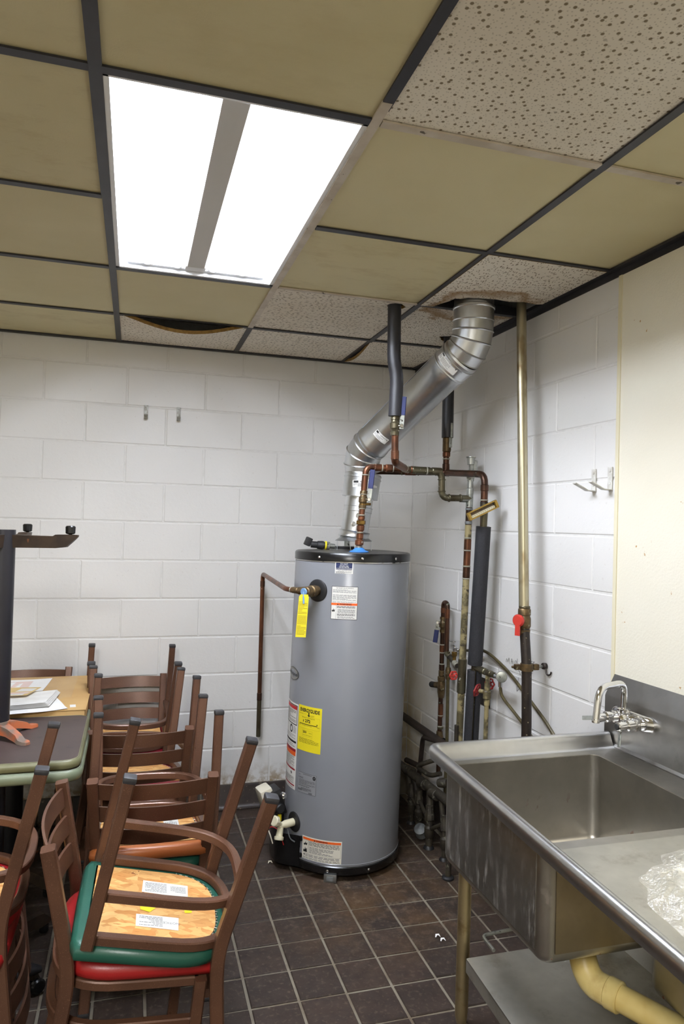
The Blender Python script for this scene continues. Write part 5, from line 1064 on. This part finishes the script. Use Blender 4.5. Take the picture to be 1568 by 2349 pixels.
def arm_mesh(p, d, s_, L):
    sd_ = V((-d.y, d.x, 0)); vs = []; st_ = [(-.01, .018, -.022, .024), (L-.085, .017, -.020, .022), (L-.075, .017, -.026, .022), (L-.04, .017, -.027, .018), (L-.018, .014, -.027, -.002), (L, .008, -.026, -.02)]
    for t, w_, lo_, hi_ in st_:
        for a, b in ((-1, lo_), (1, lo_), (1, hi_), (-1, hi_)): vs.append(p+d*t+sd_*(a*w_*(1 if b == lo_ else .8))+V((0, 0, b*s_)))
    return vs, [(i*4+k, i*4+(k+1) % 4, (i+1)*4+(k+1) % 4, (i+1)*4+k) for i in range(len(st_)-1) for k in range(4)]+[(0, 1, 2, 3), tuple((len(st_)-1)*4+k for k in range(4))]
def spider(parent, c, z, s_, m):
    g = G(); p = V((c[0], c[1], z))
    g.lathe(p+V((0, 0, s_*.012)), (0, 0, s_), [(0, .035), (.02, .046), (.045, .042), (.05, .03)], 20)
    for k in range(4):
        a = R(-45)+k*PI/2; d = V((math.cos(a), math.sin(a), 0)); sd_ = V((-d.y, d.x, 0)); vs = []
        st_ = [(.02, .026, .052, .02), (.07, .018, .042, .016), (.115, .0155, .026, .004), (.13, .018, .012, .0), (.155, .018, .010, .0), (.166, .008, .008, .0)]
        for t, w_, hi_, lo_ in st_:
            for q, b in ((-1, lo_), (1, lo_), (.8, hi_), (-.8, hi_)): vs.append(p+d*t+sd_*(q*w_)+V((0, 0, b*s_)))
        g.add(vs, [(i*4+k2, i*4+(k2+1) % 4, (i+1)*4+(k2+1) % 4, (i+1)*4+k2) for i in range(len(st_)-1) for k2 in range(4)]+[(0, 1, 2, 3), tuple((len(st_)-1)*4+k2 for k2 in range(4))])
    return O('spider', g, m, parent, smooth=40)
ZT = .781
t1_ = thing('dining_table', 'upper table turned upside down, dark underside up, with black column and four clawed foot', 'table', (TX, TY, ZT))
table_top(t1_, TX, TY, ZT-.03, ZT, .60, .56, 'olive', 'tabletop')
cx, cy = -2.012, -1.148
sp_ = spider(t1_, (cx, cy), ZT+.0005, 1, 'spider'); O('bolt', G().lathe((cx+.03, cy+.02, ZT+.055), (0, 0, 1), [(0, .007), (.006, .007), (.008, .004)], 8), 'rusty', sp_)
O('column', G().lathe((cx, cy, ZT+.05), (0, 0, 1), [(0, .04), (.68, .04)], 30), 'ironblack', t1_); foot_base(t1_, (cx, cy), 1.472, True, R(-12), .258)
t2_ = thing('dining_table', 'lower upright table with pale sage edge under the upturned one', 'table', (TX+.008, TY, 0))
table_top(t2_, TX+.006, TY-.004, ZT-.066, ZT-.031, .60, .57, 'sage', 'tabletop'); spider(t2_, (cx, TY), ZT-.0665, -1, 'rusty')
O('column', G().lathe((cx, TY, .05), (0, 0, 1), [(0, .04), (ZT-.13, .04)], 30), 'ironblack', t2_); foot_base(t2_, (cx, TY), .066, False, R(45), .26)
t3_ = thing('dining_table', 'sage edged table against the back wall carrying the cardboard box', 'table', (-2.03, -.60, 0))
table_top(t3_, -2.03, -.585, .70, .736, .61, .62, 'sage', 'tabletop'); O('column', G().lathe((-2.03, -.585, .05), (0, 0, 1), [(0, .04), (.65, .04)], 30), 'ironblack', t3_); foot_base(t3_, (-2.03, -.585), .066, False, R(45), .26)
# cardboard box and papers
BX0, BX1, BY0, BY1, BZ0, BZ1 = -2.30, -1.736, -.895, -.262, .7375, .800
cb = thing('cardboard_box', 'flat brown cardboard box with a small white sticker behind the dark table', 'box', ((BX0+BX1)/2, (BY0+BY1)/2, BZ0))
O('box_body', G().bbox(((BX0+BX1)/2, (BY0+BY1)/2, (BZ0+BZ1)/2-.002), (BX1-BX0, BY1-BY0, BZ1-BZ0-.004), .002), 'cardboard', cb)
O('box_lid', G().bbox(((BX0+BX1)/2+.002, (BY0+BY1)/2, BZ1-.0015), (BX1-BX0+.006, BY1-BY0+.004, .003), .001), 'cardboard', cb)
O('sticker', G().box((-1.785, -.835, BZ1+.0004), (.022, .04, .0006), Matrix.Rotation(.1, 3, 'Z')), 'white', cb)
def sheet(pts, z, m, name, label, cat, lift=.0, th=.0006, prints=()):
    org = (pts[0][0], pts[0][1], z); a, b, c, d = [V((p[0], p[1], 0)) for p in pts]; g = G()
    f = lambda u, v, t=0: (a*(1-u)+b*u)*(1-v)+(d*(1-u)+c*u)*v+V((0, 0, z+lift*(abs(u-.5)*2)**3*.5+t+.001*math.sin(9*u+4*v)*(lift > 0)))
    g.grid(f, 8, 8); g.grid(lambda u, v: f(u, v, th), 8, 8)
    ms = [m]
    for (u0, v0, u1, v1, pm) in prints:
        if pm not in ms: ms.append(pm)
        g.k = ms.index(pm); g.grid(lambda u, v: f(u0+(u1-u0)*u, v0+(v1-v0)*v, th+.0004), 4, 4)
    return solo(name, g, ms, label, cat, org, smooth=40)
z = BZ1+.0005
sheet([(-2.29, -.60), (-1.93, -.56), (-1.915, -.31), (-2.29, -.33)], z, 'paper', 'paper_sheet', 'white printed sheet at the back of the box top', 'paper', .004, prints=((.1, .3, .8, .85, 'pinkprint'), (.18, .38, .7, .8, 'paper')))
sheet([(-2.32, -.965), (-1.905, -.925), (-1.80, -.885), (-1.86, -.69)], z+.0016, 'paper', 'paper_sheet', 'white sheet overhanging the near edge of the box', 'paper', .003)
for k in range(4): sheet([(-2.32, -.90+k*.004), (-1.87-k*.006, -.865+k*.004), (-1.85-k*.004, -.64), (-2.32, -.60)], z+.004+k*.0034, 'newsprint', 'paper_sheet', ['lowest torn edged paper of the stack on box', 'second torn paper of the stack on box', 'third paper of the stack on box', 'topmost paper of the stack, under clear sleeve'][k], 'paper', .012, .0022)
sl_ = sheet([(-2.17, -.75), (-1.97, -.74), (-1.93, -.60), (-2.10, -.59)], z+.027, 'manila', 'paper_sheet', 'manila paper inside the clear plastic sleeve', 'paper', .0, .0006, prints=((.55, .2, .95, .4, 'pinkprint'), (.3, .05, .9, .22, 'newsprint'), (.6, .5, .95, .85, 'newsprint')))
g = G()
def pf(u, v):
    p = V((u*3, v*3, 1.7)); return V((-2.33+.54*u, -.84+.42*v-.05*u, z+.031+.014*abs(mn.noise(p*2.2))+.006*abs(mn.noise(p*6))+.01*(u > .93)))
g.grid(pf, 36, 28); solo('plastic_sleeve', g, 'film2', 'clear shiny plastic sleeve over papers on the cardboard box', 'plastic sleeve', (-2.06, -.64, z+.031), smooth=30)

# ------------------------------------------------------------------ stacked chairs
ST, SB, SF, SR, XR, EE, GB, ZS, HB = .184, .167, .194, .191, -.316, .030, .083, .403, .752
def sqtube(pts, w_, fr=.03): return G().sweep(fil(pts, fr, 4), rect(w_, w_, .004), (1, 0, .02))
def uring(z, w_, hw, inset=0, xend=-.352):
    xs = -.17; pts = []
    for k in range(5): pts.append(V((-.005+(xs+.005)*k/4, -(hw-inset), z)))
    for k in range(1, 20):
        a = -PI/2+PI*k/20; ex_ = 2/2.9
        pts.append(V((xs-(abs(math.cos(a))**ex_)*(xs-xend-inset), math.copysign(abs(math.sin(a))**ex_, math.sin(a))*(hw-inset), z)))
    for k in range(5): pts.append(V((xs+(-.005-xs)*k/4, hw-inset, z)))
    return pts
def seat_outline(grow):
    p = uring(0, 0, .178+grow, 0, -.352-grow); return [(q.x, q.y) for q in p[4:-4]], p
def make_chair(vinyl, lab, tags):
    t = thing('dining_chair', lab, 'chair', (0, 0, 0))
    for q in (1, -1):
        lg = O('leg', sqtube([(0, q*SF, .008), (0, q*SF, ZS+.012)], .029), 'bronze', t); O('foot_cap', G().bbox((0, q*SF, .007), (.032, .032, .016), .005), 'rubber', lg)
        po = O('back_post', G().sweep(fil([(XR-EE, q*SR, .008), (XR, q*SB, ZS), (XR-.012, q*(SB+.004), ZS+.08), (XR-GB, q*ST, HB)], .06, 5), rect(.033, .033, .004), (1, 0, .15)), 'bronze', t); O('foot_cap', G().bbox((XR-EE, q*SR, .007), (.036, .036, .016), .006), 'rubber', po)
    O('seat_frame', G().sweep(uring(ZS, 0, .178, .0), rect(.024, .024, .003)), 'bronze', t)
    O('stretcher', G().sweep(uring(ZS-.106, 0, .180, .0, -.356), rect(.022, .024, .003)), 'bronze', t)
    for k, zz in enumerate((.714, .637, .560)):          # curved slats between the posts
        tt = (zz-ZS-.08)/(HB-ZS-.08); px = XR-.012-(GB-.012)*tt; hw = SB+(ST-SB)*tt-.012; g = G(); vs = []; hh = .026
        for i in range(13):
            u = -1+2*i/12; bow = .030*(1-u*u); lean = .055
            for a, b in ((-.0035, -hh), (.0035, -hh), (.0035, hh), (-.0035, hh)): vs.append(V((px-bow+a-lean*(b/hh)*.12, u*hw, zz+b)))
        O('slat', g.add(vs, [(i*4+j, i*4+(j+1) % 4, (i+1)*4+(j+1) % 4, (i+1)*4+j) for i in range(12) for j in range(4)]+[(0, 1, 2, 3), (48, 49, 50, 51)]), 'bronze', t)
    # upholstered seat: cushion, board underneath, tags stapled to the board
    def loop(off, z):
        p = uring(z, 0, .184+off, 0, -.347-off)[4:-4]; fx_ = .028+off
        left = [V((fx_, -(.184+off)*1.0, z))] ; rightp = [V((fx_, (.184+off), z))]
        return [V((fx_-.012, -(.184+off), z)), *p, V((fx_-.012, (.184+off), z)), V((fx_, .16, z)), V((fx_+.002, 0, z)), V((fx_, -.16, z))]
    zb_ = ZS+.0125; lv = [(-.022, zb_), (-.004, zb_), (.006, zb_+.006), (.010, zb_+.02), (.006, zb_+.036), (-.012, zb_+.046), (-.05, zb_+.051), (-.1, zb_+.053)]
    g = G(); loops = [loop(o_, zz) for o_, zz in lv]; n = len(loops[0]); g.add([p for l in loops for p in l], [(j*n+k, j*n+(k+1) % n, (j+1)*n+(k+1) % n, (j+1)*n+k) for j in range(len(lv)-1) for k in range(n)]+[tuple((len(lv)-1)*n+k for k in range(n))])
    cu = O('seat', g, vinyl, t, smooth=60)
    lo = loop(-.026, zb_+.0005); g = G().add(lo+[p+V((0, 0, -.002)) for p in lo], [tuple(range(n)), tuple(range(n, 2*n))]+[(k, (k+1) % n, n+(k+1) % n, n+k) for k in range(n)])
    bd_ = O('seat_board', g, 'osb', cu, smooth=20)
    g = G(); sl2 = loop(-.0235, zb_-.0012)[:-5]
    for a, b in zip(sl2, sl2[1:]):
        m_ = max(1, int((b-a).length/.011))
        for k in range(m_):
            p = lerp(a, b, (k+.5)/m_); d = (b-a).normalized(); s2 = V((-d.y, d.x, 0))
            if k % 2: g.sweep([p-s2*.004, p+s2*.004], rect(.0022, .002, .0006))
            else: g.sweep([p-d*.004, p+d*.004], rect(.0018, .0018, .0006))
    O('staple', g, 'stitch', cu, smooth=0)['kind'] = 'stuff'
    if tags:
        P = Print(lambda u, v, l: V((u, -v, zb_-.0022-l)))
        P.poly([(-.22, .052), (-.11, .050), (-.11, .10), (-.218, .104)], 'white', 0); P.lines(-.178, .096, -.118, .056, 7, 'greyink', 1); P.text('NOTICE', -.2, .077, .012, 'greyink', 1)
        P.poly([(-.25, -.10), (-.125, -.106), (-.122, -.05), (-.248, -.042)], 'white', 0); P.lines(-.19, -.054, -.13, -.098, 8, 'greyink', 1); P.lines(-.243, -.06, -.2, -.09, 5, 'greyink', 1)
        P.poly([(-.157, -.024), (-.165, .01), (-.145, .038), (-.12, .03), (-.118, -.02)], 'yellow', 0); P.text('CAUTION', -.14, -.002, .012, 'ink', 1); P.poly([(-.258, -.02), (-.235, -.02), (-.237, .028), (-.256, .024)], 'yellow', 0); P.text('E', -.246, .0, .014, 'ink', 1); P.poly([(-.075, -.015), (-.04, -.015), (-.04, .012), (-.075, .012)], 'white', 0); P.text('L 1', -.058, -.002, .012, 'ink', 1)
        P.out('board_tags', cu)
    return t
def pose(t, loc, r, inv):
    q = Matrix.Rotation(r[2], 3, 'Z') @ Matrix.Rotation(r[1], 3, 'Y') @ Matrix.Rotation(r[0], 3, 'X')
    if inv: q = q @ Matrix.Rotation(PI, 3, 'X')
    m = q.to_4x4(); m.translation = V(loc); t.matrix_world = m
CH_ = [
 ('vinyl_red', 'upright red seated metal chair at the front, under a green upturned one', (-1.414, -1.843, .012), (.073, .088, .018), 0, 0),
 ('vinyl_green', 'upturned metal chair with green seat and tags on its strand board, nearest the viewer', (-1.555, -1.955, .972), (-.073, -.212, 3.127), 1, 1),
 ('vinyl_green', 'upright green seated metal chair whose curved back faces the viewer, second pair', (-1.473, -1.172, 0), (.002, -.007, 1.535), 0, 0),
 ('vinyl_orange', 'upturned orange seated metal chair on the green seat of the second pair', (-1.468, -1.468, .927), (-.038, -.078, -1.519), 1, 1),
 ('vinyl_brown', 'upright brown seated metal chair in the third pair, back to viewer', (-1.520, -.645, 0), (.002, -.005, 1.563), 0, 0),
 ('vinyl_maroon', 'upturned maroon seated metal chair on the third pair', (-1.494, -.92, .934), (-.074, -.099, -1.458), 1, 0),
 ('vinyl_brown', 'upright metal chair with straight looking slats, its back against the white wall', (-1.554, -.452, 0), (0, 0, -1.502), 0, 0),
 ('vinyl_maroon', 'upturned metal chair with feet highest against the white back wall', (-1.557, -.173, .931), (.038, -.066, 1.609), 1, 0),
 ('vinyl_brown', 'upright metal chair behind the cardboard box, only its top rail showing', (-2.047, -.455, 0), (0, 0, -1.571), 0, 0),
 ('vinyl_red', 'upright metal chair at the left picture edge under an upturned red one', (-1.885, -1.75, 0), (0, 0, -.008), 0, 0),
 ('vinyl_scarlet', 'upturned scarlet seated metal chair cut off by the left picture edge', (-2.123, -1.755, .978), (-.025, -.15, 3.172), 1, 0)]
protos = {}
for vin, lab, loc, rot, inv, tg_ in CH_:
    key = (vin, tg_)
    if key not in protos: c = protos[key] = make_chair(vin, lab, tg_); 
    else: c = copy_tree(protos[key]); c['label'] = lab
    c['group'] = 'stacked restaurant chairs'; c['_p'] = 0; del c['_p']
    pose(c, loc, rot, inv)
    if 'top rail' in lab: c.scale = (1, 1, 1.068)
# black caster leg of an office chair under the left chairs
ob = thing('office_chair_base', 'black plastic office chair base with a rounded caster on the floor', 'chair base', (-2.055, -1.50, 0))
O('hub', G().lathe((-2.055, -1.50, .07), (0, 0, 1), [(0, .05), (.05, .045), (.06, .028), (.30, .026)], 24), 'blackmatte', ob)
for k in range(5):
    a = R(33)+2*PI*k/5; d = V((math.cos(a), math.sin(a), 0)); p = V((-2.055, -1.50, 0)); sd_ = V((-d.y, d.x, 0))
    ar = O('arm', G().tube([p+d*.03+V((0, 0, .10)), p+d*.14+V((0, 0, .097)), p+d*.24+V((0, 0, .082)), p+d*.275+V((0, 0, .068))], [.034, .032, .027, .015], 14, True, .7), 'blackmatte', ob)
    for q in (-1, 1): O('caster_wheel', G().lathe(p+d*.26+sd_*(q*.011)+V((0, 0, .025)), sd_*q, [(0, .012), (.001, .024), (.012, .025), (.018, .02), (.019, .006)], 20), 'black', ar)
# litter on the floor
for i, (x, y, lab) in enumerate(((-.926, -.67, 'curled pale scrap on floor tile left of the heater'), (-.406, -1.42, 'white paint flake on the floor before the sink leg'), (-.415, -1.392, 'smaller white flake beside the other by the sink leg'))):
    g = G().tube([(x-.009, y, .003), (x-.004, y+.007, .008), (x+.005, y+.005, .009), (x+.009, y-.003, .004)], [.002, .0042, .004, .0015], 7, True, .5)
    solo('scrap', g, 'offwhite' if i == 0 else 'paper', lab, 'scrap', (x, y, 0))
for pre, gr in (('paper_sheet', 'papers on the cardboard box'), ('scrap', 'litter on the floor'), ('supply_hose', 'rubber supply hoses'), ('dining_table', 'restaurant tables'), ('copper_pipe', 'copper pipes above the heater')):
    for o in bpy.data.objects:
        if o.name.split('.')[0] == pre and o.parent is None: o['group'] = gr
